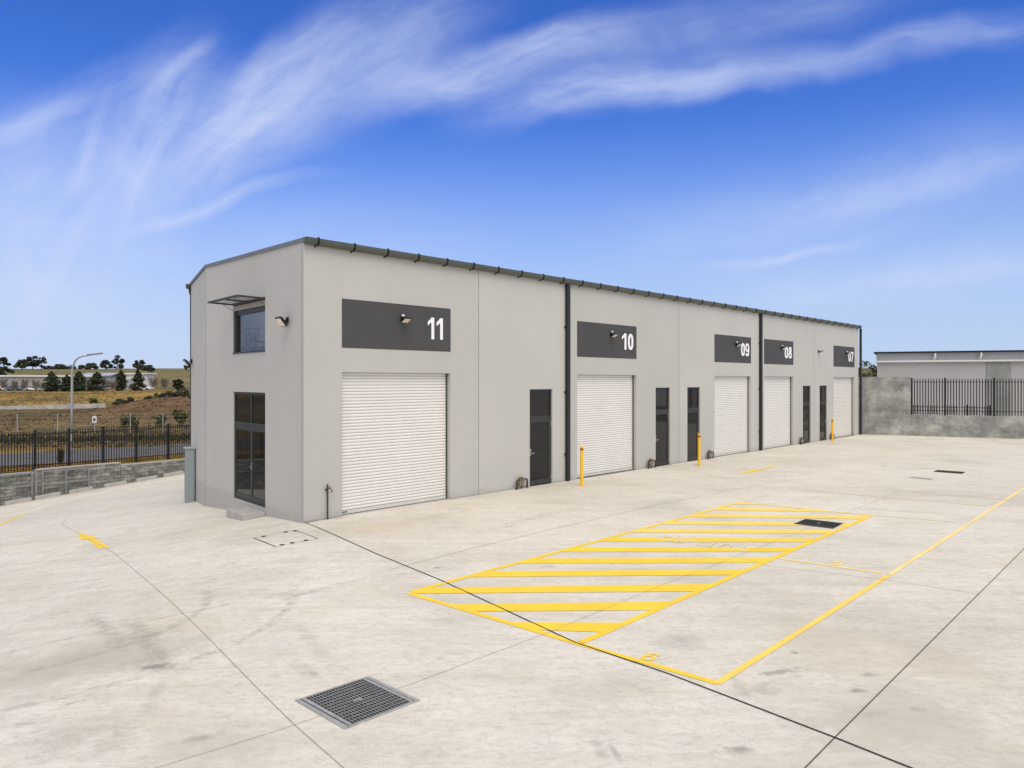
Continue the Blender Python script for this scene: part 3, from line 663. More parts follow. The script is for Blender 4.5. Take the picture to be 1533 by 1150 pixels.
# ------------------------------------------------------------------ the main building
UN = None
def build_main():
    rn = [n for n in M['wall'].node_tree.nodes if n.type == 'VALTORGB' and n.color_ramp.interpolation == 'CONSTANT'][0]
    for e_, px_ in zip(list(rn.color_ramp.elements)[1:], (716.5, 847.5, 1016, 1137, 1219)): e_.position = LW(px_) / 39.3
    bl = empty('industrial_building', (A.x, A.y, 0), ROT, 'long pale grey concrete building of numbered storage units with white roller doors', 'building')
    TH = .20; gb = -.9
    doors = [(512, 674), (864, 952.5), (1069.6, 1124), (1143.8, 1187.5), (1247.8, 1279)]
    RZ = LZ(512, 557.5); zt = LZ(512, 447); zb = LZ(512, 520.5)
    ped = [(793, 827), (981.5, 1003), (1029, 1048), (1202, 1213.8), (1227, 1238)]
    PZ = LZ(793, 583); leafz = LZ(793, 626)
    ops = [(LW(a), LW(b), 0., RZ) for a, b in doors] + [(LW(a), LW(b), 0., PZ) for a, b in ped]
    # long wall with openings
    w = MB()
    us = sorted(set([0, LEN] + [o[0] for o in ops] + [o[1] for o in ops])); zs = sorted([gb, 0., PZ, RZ, WT + .15])
    for u0, u1 in zip(us, us[1:]):
        for z0, z1 in zip(zs, zs[1:]):
            um, zm = (u0 + u1) / 2, (z0 + z1) / 2
            if any(o[0] < um < o[1] and o[2] < zm < o[3] for o in ops): continue
            w.face([(u0, 0, z0), (u1, 0, z0), (u1, 0, z1), (u0, 0, z1)])
    for u0, u1, z0, z1 in ops:
        w.face([(u0, 0, z0), (u0, TH, z0), (u0, TH, z1), (u0, 0, z1)]); w.face([(u1, 0, z0), (u1, TH, z0), (u1, TH, z1), (u1, 0, z1)]); w.face([(u0, 0, z1), (u1, 0, z1), (u1, TH, z1), (u0, TH, z1)])
        w.face([(u0, 0, z0), (u1, 0, z0), (u1, TH, z0), (u0, TH, z0)])
    # end wall (two facets), with window and door openings in the first
    t0, t1 = EW(397), EW(349.3); fz = 0.02; dz = EZ(397, 588); wz0, wz1 = EZ(396.5, 526.5), EZ(396.5, 444.5)
    eL = Bl.length
    def ep(t, off, z): q = El * t + EN * off; return (q.x, q.y, z)
    eops = [(t0, t1, fz, dz), (t0, t1, wz0, wz1)]
    ts = [0, t0, t1, eL]; zs = [gb, fz, dz, wz0, wz1, 6.4]
    def top(t): return WT + .09 + (ROOF_B + .01 - WT - .09) * t / eL
    for a, b in zip(ts, ts[1:]):
        for z0, z1 in zip(zs, zs[1:]):
            if any(o[0] < (a + b) / 2 < o[1] and o[2] < (z0 + z1) / 2 < o[3] for o in eops): continue
            w.face([ep(a, 0, z0), ep(b, 0, z0), ep(b, 0, z1), ep(a, 0, z1)])
        w.face([ep(a, 0, 6.4), ep(b, 0, 6.4), ep(b, 0, top(b)), ep(a, 0, top(a))])
    for a, b, z0, z1 in eops:
        for q in ([ep(a, 0, z0), ep(a, -TH, z0), ep(a, -TH, z1), ep(a, 0, z1)], [ep(b, 0, z0), ep(b, -TH, z0), ep(b, -TH, z1), ep(b, 0, z1)], [ep(a, 0, z1), ep(b, 0, z1), ep(b, -TH, z1), ep(a, -TH, z1)], [ep(a, 0, z0), ep(b, 0, z0), ep(b, -TH, z0), ep(a, -TH, z0)]): w.face(q)
    w.face([(Bl.x, Bl.y, -1.6), (Cl.x, Cl.y, -1.6), (Cl.x, Cl.y, ROOF_C + .06), (Bl.x, Bl.y, ROOF_B + .01)])
    w.face([(Cl.x, Cl.y, -1.6), (LEN, DEP, -1.6), (LEN, DEP, ROOF_C - .06), (Cl.x, Cl.y, ROOF_C - .06)])
    w.face([(LEN, 0, gb), (LEN, DEP, gb), (LEN, DEP, ROOF_C - .06), (LEN, Bl.y, ROOF_B - .12), (LEN, 0, WT)])
    w.build('wall', 'wall', bl)
    # sealant joints between wall panels
    def seal(m): return m.build('panel_joint', 'joint_seal', bl)
    for px in (716.5, 1016, 1219): u = LW(px); seal(MB().box(u - .012, u + .012, -.003, 0.004, .0, WT - .02))
    m = MB(); q0, q1 = .10, .124; m.face([ep(q0, .003, .0), ep(q1, .003, .0), ep(q1, .003, WT - .01), ep(q0, .003, WT - .01)]); seal(m)
    m = MB(); m.face([ep(eL - .012, .004, -1.), ep(eL + .004, .004, -1.), ep(eL + .004, .004, ROOF_B - .14), ep(eL - .012, .004, ROOF_B - .14)]); seal(m)
    m = MB(); m.box(0, LEN, -.004, .002, .012, .03)
    # dark gap where the wall meets the slab
    last = 0
    for o in sorted(ops): MB().box(last, o[0], -.006, .002, -.02, .018).build('base_joint', 'joint_seal', bl); last = o[1]
    MB().box(last, LEN, -.006, .002, -.02, .018).build('base_joint', 'joint_seal', bl)
    # roof: ribbed sheets in two falls from a ridge through B, with eave overhang
    r = MB(); pr = []; u = -.04
    zE = WT + .16; sl = (ROOF_B + .08 - zE) / (Bl.y + .1); zR = ROOF_B + .08
    while u < LEN + .1:
        pr += [(u, 0), (u + .19, 0), (u + .215, .03), (u + .265, .03)]; u += .29
    def start(v): return 0. if v <= 0 else (Bl.x * v / Bl.y if v <= Bl.y else Bl.x + (Cl.x - Bl.x) * (v - Bl.y) / (DEP - Bl.y))
    rows = [(-.10, zE), (Bl.y, zR), (DEP + .12, ROOF_C + .12)]
    for (va, za), (vb, zbb) in zip(rows, rows[1:]):
        for (ua, ha), (ub, hb) in zip(pr, pr[1:]):
            sa, sb = start(va) + .06, start(vb) + .06
            if ub <= sa and ub <= sb: continue
            if va < 0 and 1.6 < ua < 4.2: continue
            r.face([(max(ua, sa), va, za + ha), (max(ub, sa), va, za + hb), (max(ub, sb), vb, zbb + hb), (max(ua, sb), vb, zbb + ha)])
    rf = r.build('roof', 'roof', bl)
    k0 = min(p[0] for p in pr if p[0] > 1.6); k1 = min(p[0] for p in pr if p[0] >= 4.2)
    sk = MB(); sk.face([(k0, -.10, zE + .012), (k1, -.10, zE + .012), (k1, Bl.y, zR + .012), (k0, Bl.y, zR + .012)]); sk.build('added_skylight', 'added_skylight', rf)  # unseen roof panel, added to let light into the upstairs room
    # barge capping over the end wall
    c = MB(); a = Vector((0, 0)); 
    def cap(Pa, Pb, za, zb2, n, ea=0., eb=0.):
        d = (Pb - Pa).normalized(); Pa = Pa - d * ea; Pb = Pb + d * eb; o = n * .035; i = -n * .12
        A3 = [Vector((Pa.x + o.x, Pa.y + o.y, za - .065)), Vector((Pa.x + o.x, Pa.y + o.y, za + .03)), Vector((Pa.x + i.x, Pa.y + i.y, za + .03)), Vector((Pa.x + i.x, Pa.y + i.y, za - .02))]
        B3 = [Vector((Pb.x + o.x, Pb.y + o.y, zb2 - .065)), Vector((Pb.x + o.x, Pb.y + o.y, zb2 + .03)), Vector((Pb.x + i.x, Pb.y + i.y, zb2 + .03)), Vector((Pb.x + i.x, Pb.y + i.y, zb2 - .02))]
        for k in range(3): c.face([A3[k], A3[k + 1], B3[k + 1], B3[k]])
        c.face([A3[0], A3[1], A3[2], A3[3]]); c.face([B3[0], B3[1], B3[2], B3[3]])
    dBC = (Cl - Bl).normalized(); nBC = Vector((-dBC.y, dBC.x))
    cap(Vector((0, 0)), Bl, zE - .02, zR - .03, EN, .10, .0); cap(Bl, Cl, zR - .03, ROOF_C + .12, nBC, 0., .10)
    c.build('barge_capping', 'barge', bl)
    # half-round gutter along the front, its straps, and a stop end
    def gut(y0, z0, s, ua, ub):
        gm = MB(); prof_ = []
        for k in range(9): an = R(180 + 180 * k / 8); prof_.append((y0 + s * .088 * math.cos(an), z0 + .168 * math.sin(an)))
        outer = prof_; inner = [(y0 + (y - y0) * .9, z0 + (z - z0) * .9) for y, z in prof_]
        poly = outer + list(reversed(inner)); gm.prism(poly, ua, ub)
        for x in (ua, ub): gm.face([(x, y, z) for y, z in outer])
        return gm
    gz = WT + .175; gy = -.097
    gu = gut(gy, gz, 1, -.04, LEN + .12).build('gutter', 'gutter', bl, smooth=False)
    u = LW(471); step_ = (LW(838) - LW(471)) / 9.
    while u < LEN:
        b = MB(); P = [(u, gy + .099 * math.cos(R(180 + 180 * k / 8)), gz + .178 * math.sin(R(180 + 180 * k / 8))) for k in range(0, 7)]
        P = [(u, -.15, gz + .03)] + P + [(u, -.008, gz - .205)]
        for p, q in zip(P, P[1:]): b.bar(p, q, .045, .014)
        b.build('gutter_bracket', 'black', gu); u += step_
    gut(DEP + .085, ROOF_C + .10, -1, Cl.x - .12, LEN + .1).build('gutter', 'gutter', bl)
    m = MB(); m.tube([(Cl.x - .02, DEP + .085, ROOF_C + .0), (Cl.x - .0, DEP + .07, ROOF_C - .16), (Cl.x + .03, DEP + .05, ROOF_C - .30), (Cl.x + .05, DEP + .05, -1.)], .045, 8); m.build('downpipe', 'downpipe', bl)
    # downpipes with wall clips
    for px in (847.5, 1137, 1286.5):
        u = LW(px); d = MB(); d.box(u - .075, u + .075, -.135, -.022, .02, gz - .165); o = d.build('downpipe', 'downpipe', bl, bevel=.012)
        for z in (.9, 3., 5.2):
            MB().box(u - .12, u + .09, -.020, -.0015, z, z + .035).box(u - .125, u - .08, -.05, -.0205, z, z + .035).build('pipe_clip', 'black', o)
    # roller doors
    for k, (a, b) in enumerate(doors):
        ua, ub = LW(a) + .004, LW(b) - .004; n = 43; zz0, zz1 = .10, RZ - .004; y0 = .155
        m = MB(); pf = []; dz_ = (zz1 - zz0) / n
        for i in range(n):
            z = zz0 + i * dz_
            for fz_, yy in ((0, .034), (.12, .034), (.17, .003), (.55, -.003), (.95, .003), (.99, .034)): pf.append((y0 + yy, z + fz_ * dz_))
        pf.append((y0 + .012, zz1))
        for (ya, za), (yb, zb_) in zip(pf, pf[1:]): m.face([(ua, ya, za), (ub, ya, za), (ub, yb, zb_), (ua, yb, zb_)])
        rd = m.build('roller_door', 'roller', bl)
        MB().box(ua, ub, y0 - .012, y0 + .02, .0145, .099).build('bottom_rail', 'roller_rail', rd, bevel=.004)
        MB().box(ua, ub, y0 - .008, y0 + .018, .002, .014).build('bottom_seal', 'black', rd)
        for x0, x1 in ((ua - .004, ua + .035), (ub - .035, ub + .004)): MB().box(x0, x1, y0 - .035, y0 - .014, .01, zz1).build('door_guide', 'roller_rail' if x0 < ua else 'charcoal', rd)
        if k == 0: MB().box(ua + .10, ua + .26, y0 - .0135, y0 - .0122, .05, .08).build('maker_plate', 'sign_dark', rd)
    # numbered charcoal panels
    nums = ['11', '10', '09', '08', '07']; npx = [(639.6, 664.6), (930.5, 947.8), (1109, 1121.3), (1174.5, 1185.2), (1269.8, 1277.3)]
    nz1, nz0 = LZ(652, 476), LZ(652, 508.3)
    for k, (a, b) in enumerate(doors):
        m = MB().box(LW(a) - .005, LW(b) + .01, -.007, -.0005, zb, zt); sp_ = m.build('sign_panel', 'charcoal', bl)
        x0, x1 = LW(npx[k][0]), LW(npx[k][1]); wd = (x1 - x0); hh = nz1 - nz0; cw = hh * .50
        for i, ch in enumerate(nums[k]):
            d = MB(); fx = x0 + i * (wd - .54 * wd / 1.13); sx = wd / 1.13
            for j, f in enumerate(digit(ch, .19 if ch in '10' else .17)):
                F2 = [(fx + q.x * sx, nz0 + q.y * hh) for q in f]; d.face([(x, -.0115 - j * .00003, z) for x, z in F2])
            d.build('numeral', 'white_sign', sp_)
    # glazed entry doors
    for k, (a, b) in enumerate(ped):
        ua, ub = LW(a) + .003, LW(b) - .003; y0, y1 = .055, .115; fw = .05
        e = MB().box(ua, ua + fw, y0, y1, .012, PZ - .003).box(ub - fw, ub, y0, y1, .012, PZ - .003).box(ua + fw, ub - fw, y0, y1, PZ - .003 - fw, PZ - .003).box(ua + fw, ub - fw, y0, y1, leafz - .015, leafz + .045)
        dr = e.build('entry_door', 'frame', bl)
        MB().box(ua + fw, ub - fw, y0 + .025, y0 + .035, leafz + .045, PZ - fw - .003).build('transom_pane', 'glass', dr)
        l0, l1, lz0, lz1 = ua + fw + .006, ub - fw - .006, .022, leafz - .02; sw = .075
        lf = MB().box(l0, l0 + sw, y0 + .008, y0 + .05, lz0, lz1).box(l1 - sw, l1, y0 + .008, y0 + .05, lz0, lz1).box(l0 + sw, l1 - sw, y0 + .008, y0 + .05, lz1 - .13, lz1).box(l0 + sw, l1 - sw, y0 + .008, y0 + .05, lz0, lz0 + .15).build('door_leaf', 'frame', dr)
        MB().box(l0 + sw, l1 - sw, y0 + .024, y0 + .034, lz0 + .15, lz1 - .13).build('door_pane', 'glass', dr)
        flip = k in (2, 4); hx = (l1 - .04) if flip else (l0 + .04); sg = -1 if flip else 1
        h = MB().box(hx - .018, hx + .018, y0 - .006, y0 + .0075, .98, 1.20); h.bar((hx, y0 - .006, 1.06), (hx, y0 - .05, 1.06), .018); h.bar((hx - .01 * sg, y0 - .05, 1.06), (hx + .13 * sg, y0 - .05, 1.06), .018)
        h.build('door_handle', 'chrome', dr)
        hx2 = ub if not flip else ua + .039
        for z in (.22, leafz - .22): MB().box(hx2 - .035, hx2 - .004, y0 - .012, y0 - .0005, z - .06, z + .06).build('hinge', 'chrome', dr)
    # double glazed door in the end wall
    T = Matrix(((El.x, -EN.x, 0, 0), (El.y, -EN.y, 0, 0), (0, 0, 1, 0), (0, 0, 0, 1)))        # local x along wall, y into the wall
    def eb(m, *a): return m.box(*a, T=T)
    a, b = t0 + .003, t1 - .003; y0, y1 = .03, .10; fw = .06; mid = (a + b) / 2 - .10; tz = EZ(396.5, 640)
    e = MB(); eb(e, a, a + fw, y0, y1, fz + .005, dz - .003); eb(e, b - fw, b, y0, y1, fz + .005, dz - .003); eb(e, a + fw, b - fw, y0, y1, dz - .003 - fw, dz - .003); eb(e, a + fw, b - fw, y0, y1, tz, tz + .07); eb(e, a + fw, b - fw, y0, y1, fz + .005, fz + .05)
    eb(e, mid - .03, mid + .03, y0 + .003, y1 - .003, tz + .07, dz - .003 - fw)
    dr = tag(e.build('entry_door', 'frame', bl), 'wide glazed double door with fanlights in the end wall')
    for q0, q1 in ((a + fw, mid - .03), (mid + .03, b - fw)):
        g = MB(); eb(g, q0, q1, y0 + .03, y0 + .04, tz + .07, dz - .003 - fw); g.build('transom_pane', 'glass', dr)
    for q0, q1 in ((a + fw + .004, mid - .004), (mid + .004, b - fw - .004)):
        g = MB(); sw = .06; z0, z1 = fz + .055, tz - .006
        eb(g, q0, q0 + sw, y0 + .01, y0 + .05, z0, z1); eb(g, q1 - sw, q1, y0 + .01, y0 + .05, z0, z1); eb(g, q0 + sw, q1 - sw, y0 + .01, y0 + .05, z1 - .14, z1); eb(g, q0 + sw, q1 - sw, y0 + .01, y0 + .05, z0, z0 + .14); g.build('door_leaf', 'frame', dr)
        g = MB(); eb(g, q0 + sw, q1 - sw, y0 + .025, y0 + .035, z0 + .14, z1 - .14); g.build('door_pane', 'glass', dr)
    h = MB(); eb(h, mid - .045, mid - .02, y0 - .006, y0 + .0095, .93, 1.15); eb(h, mid - .14, mid - .025, y0 - .05, y0 - .032, 1.02, 1.04); eb(h, mid - .045, mid - .03, y0 - .032, y0 - .006, 1.02, 1.04); h.build('door_handle', 'chrome', dr)
    for z in (.25, tz - .25): h = MB(); eb(h, a + .004, a + .034, y0 - .014, y0 - .0005, z - .06, z + .06); h.build('hinge', 'chrome', dr)
    # upstairs window: fixed frame, lower clear pane, awning sash pushed wide open
    y0, y1 = .05, .13; fw = .07; hz_ = wz1 - (wz1 - wz0) * .26
    e = MB(); eb(e, a, a + .035, y0, y1, wz0 + .003, wz1 - .003); eb(e, b - fw * 2.0, b, .006, y1, wz0 + .003, wz1 - .003); eb(e, a + .035, b - fw * 2.0, y0, y1, wz1 - .003 - fw * 5, wz1 - .003); eb(e, a + .035, b - fw * 2.0, y0, y1, wz0 + .003, wz0 + .05)
    win = e.build('window', 'frame', bl)
    g = MB(); eb(g, a + .035, b - fw * 2.0, y0 + .03, y0 + .036, wz0 + .05, wz1 - fw * 5 - .003); g.build('window_pane', 'clear_glass', win)
    g = MB(); eb(g, a - .0, b + .0, -.03, y0 - .002, wz0 + .002, wz0 + .035); g.build('window_sill', 'frame', win)
    # sash: hinged at the top, lifted almost level
    so = bpy.data.objects.new
    ang = R(2); Lh = .74; hg = wz1 - .06
    def sb(m, x0, x1, d0, d1, h0, h1):                   # d measured outwards along the open sash
        P = []
        for h_ in (h0, h1):
            for d_ in (d0, d1):
                for x_ in (x0, x1):
                    q = El * x_ + EN * (d_ * math.cos(ang) - h_ * math.sin(ang)); P.append((q.x, q.y, hg + d_ * math.sin(ang) + h_ * math.cos(ang)))
        n = len(m.v); m.v += P
        for q in ((0, 2, 3, 1), (4, 5, 7, 6), (0, 1, 5, 4), (2, 6, 7, 3), (0, 4, 6, 2), (1, 3, 7, 5)): m.f.append(tuple(n + i for i in q)); m.mi.append(0)
    m = MB(); A0, A1 = a + .02, b - .02
    for d0, d1 in ((.0, .07), (Lh - .07, Lh)): sb(m, A0, A1, d0, d1, 0, .045)
    for x0, x1 in ((A0, A0 + .07), (A1 - .07, A1), ((A0 + A1) / 2 - .03, (A0 + A1) / 2 + .03)): sb(m, x0, x1, .07, Lh - .07, .001, .044)
    sash = m.build('window_sash', 'frame', win)
    for x0, x1 in ((A0 + .07, (A0 + A1) / 2 - .03), ((A0 + A1) / 2 + .03, A1 - .07)):
        pass
    g = MB(); sb(g, A0 + .07, (A0 + A1) / 2 - .03, .07, Lh - .07, .018, .024); g.build('sash_pane', 'clear_glass', win); g = MB(); sb(g, (A0 + A1) / 2 + .03, A1 - .07, .07, Lh - .07, .018, .024); g.build('sash_pane', 'clear_glass', win)
    for x_ in (A0 - .01, A1 + .01):
        g = MB()
        q0 = El * x_ + EN * .02; q1 = El * x_ + EN * .3; g.bar((q0.x, q0.y, hg - .14), (q1.x, q1.y, hg + .3 * math.sin(ang) + .01), .012)
        g.build('window_stay', 'frame', win)
    # pale lining strip under the sash
    g = MB(); eb(g, a + .004, b - .004, .004, y0 - .004, hz_ + .16, hz_ + .30); g.build('window_lining', 'board', win)
    # room behind the window
    rm = MB(); r0, r1, rd_ = -.9 + t0 - .2, t1 + 1.6, 4.2; fl, ce = wz0 - .62, 6.35
    Tp = lambda x, y, z: tuple(T @ Vector((x, y, z)))
    for q in ([(r0, TH, fl), (r1, TH, fl), (r1, rd_, fl), (r0, rd_, fl)], [(r0, rd_, fl), (r1, rd_, fl), (r1, rd_, ce), (r0, rd_, ce)], [(r1, TH, fl), (r1, rd_, fl), (r1, rd_, ce), (r1, TH, ce)], [(r0, TH, fl), (r0, rd_, fl), (r0, rd_, ce), (r0, TH, ce)]): rm.face([Tp(*p) for p in q])
    rm.build('upper_room', 'interior', bl)
    return bl, T, dict(t0=t0, t1=t1, wz0=wz0, fl=fl, a=a, b=b)
BL, ET, EI = build_main()
def bw(u, v, z):                                          # building-local to world
    p = A + U * u + Vv * v; return Vector((p.x, p.y, z))
def ew(t, y, z):                                          # end-wall local (along, inwards, up) to world
    q = ET @ Vector((t, y, z)); return bw(q.x, q.y, q.z)
EROT = ROT + math.atan2(El.y, El.x)                       # local +x runs along the end wall

# things upstairs behind the glass
def build_upstairs():
    dp = 1.1; inw = (U * (-EN.x) + Vv * (-EN.y)); A2 = A + inw * dp
    def spot(px): t, Y = hit(px, A2, E); return t, Y
    tz = CAMH + (HZ - 521) / F * spot(378)[1]; fl = tz - .775
    s = empty('wire_stool', ew(spot(377.5)[0], dp, tz + .001), EROT, 'dark wire stool upside down on the table behind the upstairs window', 'stool')
    w, h = .15, .60
    legs = MB()
    MB().box(-.17, .17, -.17, .17, .0, .03).build('seat', 'black', s, bevel=.01)
    for x in (-1, 1):
        for y in (-1, 1): MB().bar((x * .13, y * .13, .03), (x * w, y * w, h), .018).build('leg', 'black', s)
    r = MB()
    for z in (.24, .42, h - .009):
        for a, b in (((-w, -w), (w, -w)), ((w, -w), (w, w)), ((w, w), (-w, w)), ((-w, w), (-w, -w))): r.bar((a[0] * .98, a[1] * .98, z), (b[0] * .98, b[1] * .98, z), .016)
    r.build('stretcher', 'black', s)
    d = empty('table', ew(spot(383)[0], dp, fl), EROT, 'dark metal table standing behind the upstairs window', 'table')
    MB().box(-.75, .55, -.4, .4, .74, .775).build('tabletop', 'black', d, bevel=.006)
    for x in (-.7, .5):
        for y in (-.36, .36): MB().bar((x, y, 0), (x, y, .74), .035).build('leg', 'black', d)
    c = empty('stacked_chair', ew(spot(388.5)[0], dp, tz + .004), EROT, 'dark slatted chair resting on the table behind the upstairs window', 'chair')
    MB().box(-.20, .20, -.20, .20, .15, .18).build('seat', 'black', c)
    b = MB()
    for z in (.21, .26, .31): b.box(-.20, .20, .18, .20, z, z + .025)
    b.build('backrest', 'black', c)
    for x in (-.2, .2):
        for y in (-.2, .2): MB().bar((x * .95, y * .95, 0), (x * .95, y * .95, .15 if y < 0 else .34), .02).build('leg', 'black', c)
build_upstairs()

# ------------------------------------------------------------------ things fixed to or standing by the building
def make_flood(label, sensor=True, tilt=-32):
    o = empty('floodlight', (0, 0, 0), 0, label, 'floodlight', 'floodlights on the walls')        # -y points away from the wall
    MB().box(-.05, .05, -.03, .0, -.07, .07).bar((0, -.03, 0), (0, -.11, -.01), .03).build('bracket', 'black', o, bevel=.004)
    T = Matrix.Translation((.04, -.20, -.06)) @ Matrix.Rotation(R(tilt), 4, 'X')
    m = MB(); m.box(-.16, .16, -.13, .13, .0, .05, T); m.box(-.12, .12, -.09, .09, .05, .075, T); m.build('lamp_body', 'black', o, bevel=.01)
    MB().box(-.135, .135, -.105, .105, -.008, -.001, T).build('lens', 'lens', o)
    if sensor:
        m = MB(); m.tube([(-.02, -.10, .09), (-.02, -.10, .16)], .05, 12); s = m.build('motion_sensor', 'white_plastic', o, smooth=False, bevel=.01)
        MB().bar((-.02, -.08, .02), (-.02, -.10, .09), .02).build('sensor_arm', 'black', o)
    return o
FL = [(601, 478, 'floodlight with white sensor on the charcoal panel left of number 11'), (914, 501, 'floodlight with white sensor on the panel left of number 10'), (1101, 515.5, 'floodlight with white sensor on the panel left of number 09'),
      (1169, 520.5, 'floodlight with white sensor on the panel left of number 08'), (1266, 529, 'floodlight with white sensor on the panel beside number 07'), (1225, 526, 'small floodlight on bare wall between numbers 08 and 07')]
proto = None
for px, py, lab in FL:
    if proto is None: o = proto = make_flood(lab)
    else: o = copy_tree(proto); o['label'] = lab
    o.location = bw(LW(px), -.009 if px != 1225 else -.002, LZ(px, py)); o.rotation_euler = (0, 0, ROT); o.scale = (.78,) * 3
p2 = make_flood('black floodlight on the end wall right of the open window', False, -52); p2.location = ew(EW(431), -.002, EZ(431, 479.5)); p2.rotation_euler = (0, 0, EROT + math.pi); p2.scale = (1.05,) * 3
dBC_ = (Cl - Bl).normalized()
cw = bw(Cl.x - dBC_.x * .25, Cl.y - dBC_.y * .25, 0); ang_bc = ROT + math.atan2(dBC_.y, dBC_.x)
o = copy_tree(p2); o['label'] = 'black floodlight at the far left corner of the building'; o.location = (cw.x, cw.y, CAMH + (HZ - 541) / F * cw.y); o.rotation_euler = (0, 0, ang_bc + math.pi)

def make_bollard():
    o = empty('bollard', (0, 0, 0), 0, '', 'bollard', 'yellow bollards in front of the doors')
    MB().box(-.11, .11, -.11, .11, .0, .012).build('base_plate', 'yellow_post', o, bevel=.003)
    m = MB(); m.tube([(0, 0, .012), (0, 0, 1.16), (0, 0, 1.185), (0, 0, 1.195)], [.052, .052, .046, .02], 20); m.build('post', 'yellow_post', o, smooth=False)
    m = MB(); m.tube([(0, 0, 1.07), (0, 0, 1.13)], .0535, 20); m.build('reflective_band', 'red', o)
    for x in (-.08, .08):
        for y in (-.08, .08): MB().tube([(x, y, .012), (x, y, .026)], .012, 8).build('anchor_bolt', 'galv', o)
    return o
bp = make_bollard()
for i, (px, py, lab) in enumerate(((871, 727, 'nearest yellow bollard with red band, before roller door 10'), (1046.7, 697.5, 'yellow bollard with red band in front of the entry door left of door 09'), (1246.3, 661.5, 'farthest yellow bollard with red band, beside roller door 07'))):
    o = bp if i == 0 else copy_tree(bp); p = gp(px, py); o.location = (p.x, p.y, G(p.x)); o['label'] = lab; o.rotation_euler = (0, 0, ROT); o.scale = (1.05, 1.05, 1.07)

def make_meter():
    o = empty('water_meter', (0, 0, 0), 0, '', 'water meter', 'water meters at the foot of the wall')
    m = MB()
    for x, r in ((-.17, .022), (-.02, .018), (.17, .022)): m.tube([(x, 0, 0), (x, 0, .25 if abs(x) > .1 else .10)], r, 10)
    m.tube([(-.17, 0, .25), (-.15, 0, .29), (-.08, 0, .30), (.08, 0, .30), (.15, 0, .29), (.17, 0, .25)], .022, 10)
    m.tube([(-.24, -.06, .0), (-.24, -.06, .08), (-.20, -.03, .13), (-.17, 0, .15)], .016, 8); m.build('pipework', 'copper', o, smooth=True)
    m = MB(); m.tube([(-.03, 0, .24), (-.03, 0, .34)], .058, 14); m.tube([(-.03, -.0, .34), (-.03, 0, .375)], .04, 12); m.build('meter_body', 'brass', o)
    m = MB(); m.tube([(.08, 0, .10), (.08, 0, .22)], .030, 10); m.build('valve', 'galv', o); m = MB(); m.tube([(-.09, 0, .08), (-.09, 0, .20)], .028, 10); m.build('valve', 'brass', o)
    m = MB(); m.bar((.05, -.03, .235), (.13, -.03, .235), .02, .012); m.build('valve_lever', 'red_tap', o); return o
mp_ = make_meter()
for i, (px, lab) in enumerate(((778, 'brass water meter and pipes by the entry door of unit 11, largest one'), (972.5, 'small water meter between roller door 10 and its entry door'), (1060.5, 'small water meter between bollard and roller door 09'), (1198, 'water meter at the wall right of roller door 08'), (1243.5, 'water meter half hidden behind the farthest bollard'))):
    o = mp_ if i == 0 else copy_tree(mp_); p = bw(LW(px), -.10, 0); o.location = p; o.rotation_euler = (0, 0, ROT); o['label'] = lab; o.scale = (1.45, 1.3, .98)
o = empty('garden_tap', bw(LW(488), -.07, 0), ROT, 'thin upright tap pipe on the wall left of roller door 11', 'tap')
m = MB(); m.tube([(0, 0, 0), (0, 0, .86)], .02, 10); m.box(-.03, .03, .015, .068, .70, .74); m.build('standpipe', 'copper', o)
m = MB(); m.tube([(0, 0, .74), (.03, -.06, .76), (.05, -.10, .73), (.055, -.11, .66)], .018, 8); m.build('spout', 'brass', o, smooth=True); MB().box(-.02, .07, -.075, -.055, .79, .805).bar((.025, -.06, .755), (.025, -.065, .79), .015).build('tap_handle', 'red_tap', o)
# step below the end door
s = MB(); s.box(EW(398), EW(371), -.60, -.006, -.55, -.075, ET); o = s.build('concrete_step', 'step', None, bevel=.012); o.location = (A.x, A.y, 0); o.rotation_euler = (0, 0, ROT)
tag(o, 'low concrete step below the glazed door of the end wall', 'step')
# grey service cabinet by the far left corner
p = at(283.5, 755, 25.6); zc = G(p.x)
o = empty('service_cabinet', (p.x, p.y, zc), ang_bc, 'tall narrow grey steel cabinet at the left corner of the building', 'cabinet')
MB().box(-.15, .15, -.13, .13, .0, 1.80).build('cabinet_body', 'cabinet', o, bevel=.006); MB().box(-.19, .19, -.17, .17, 1.801, 1.85).build('cabinet_lid', 'galv', o, bevel=.006); MB().box(-.12, .12, .131, .137, .1, 1.15).build('cabinet_door', 'cabinet', o)
MB().box(-.137, -.131 - .02, -.1, .1, 1.25, 1.7).build('access_panel', 'cabinet', o)

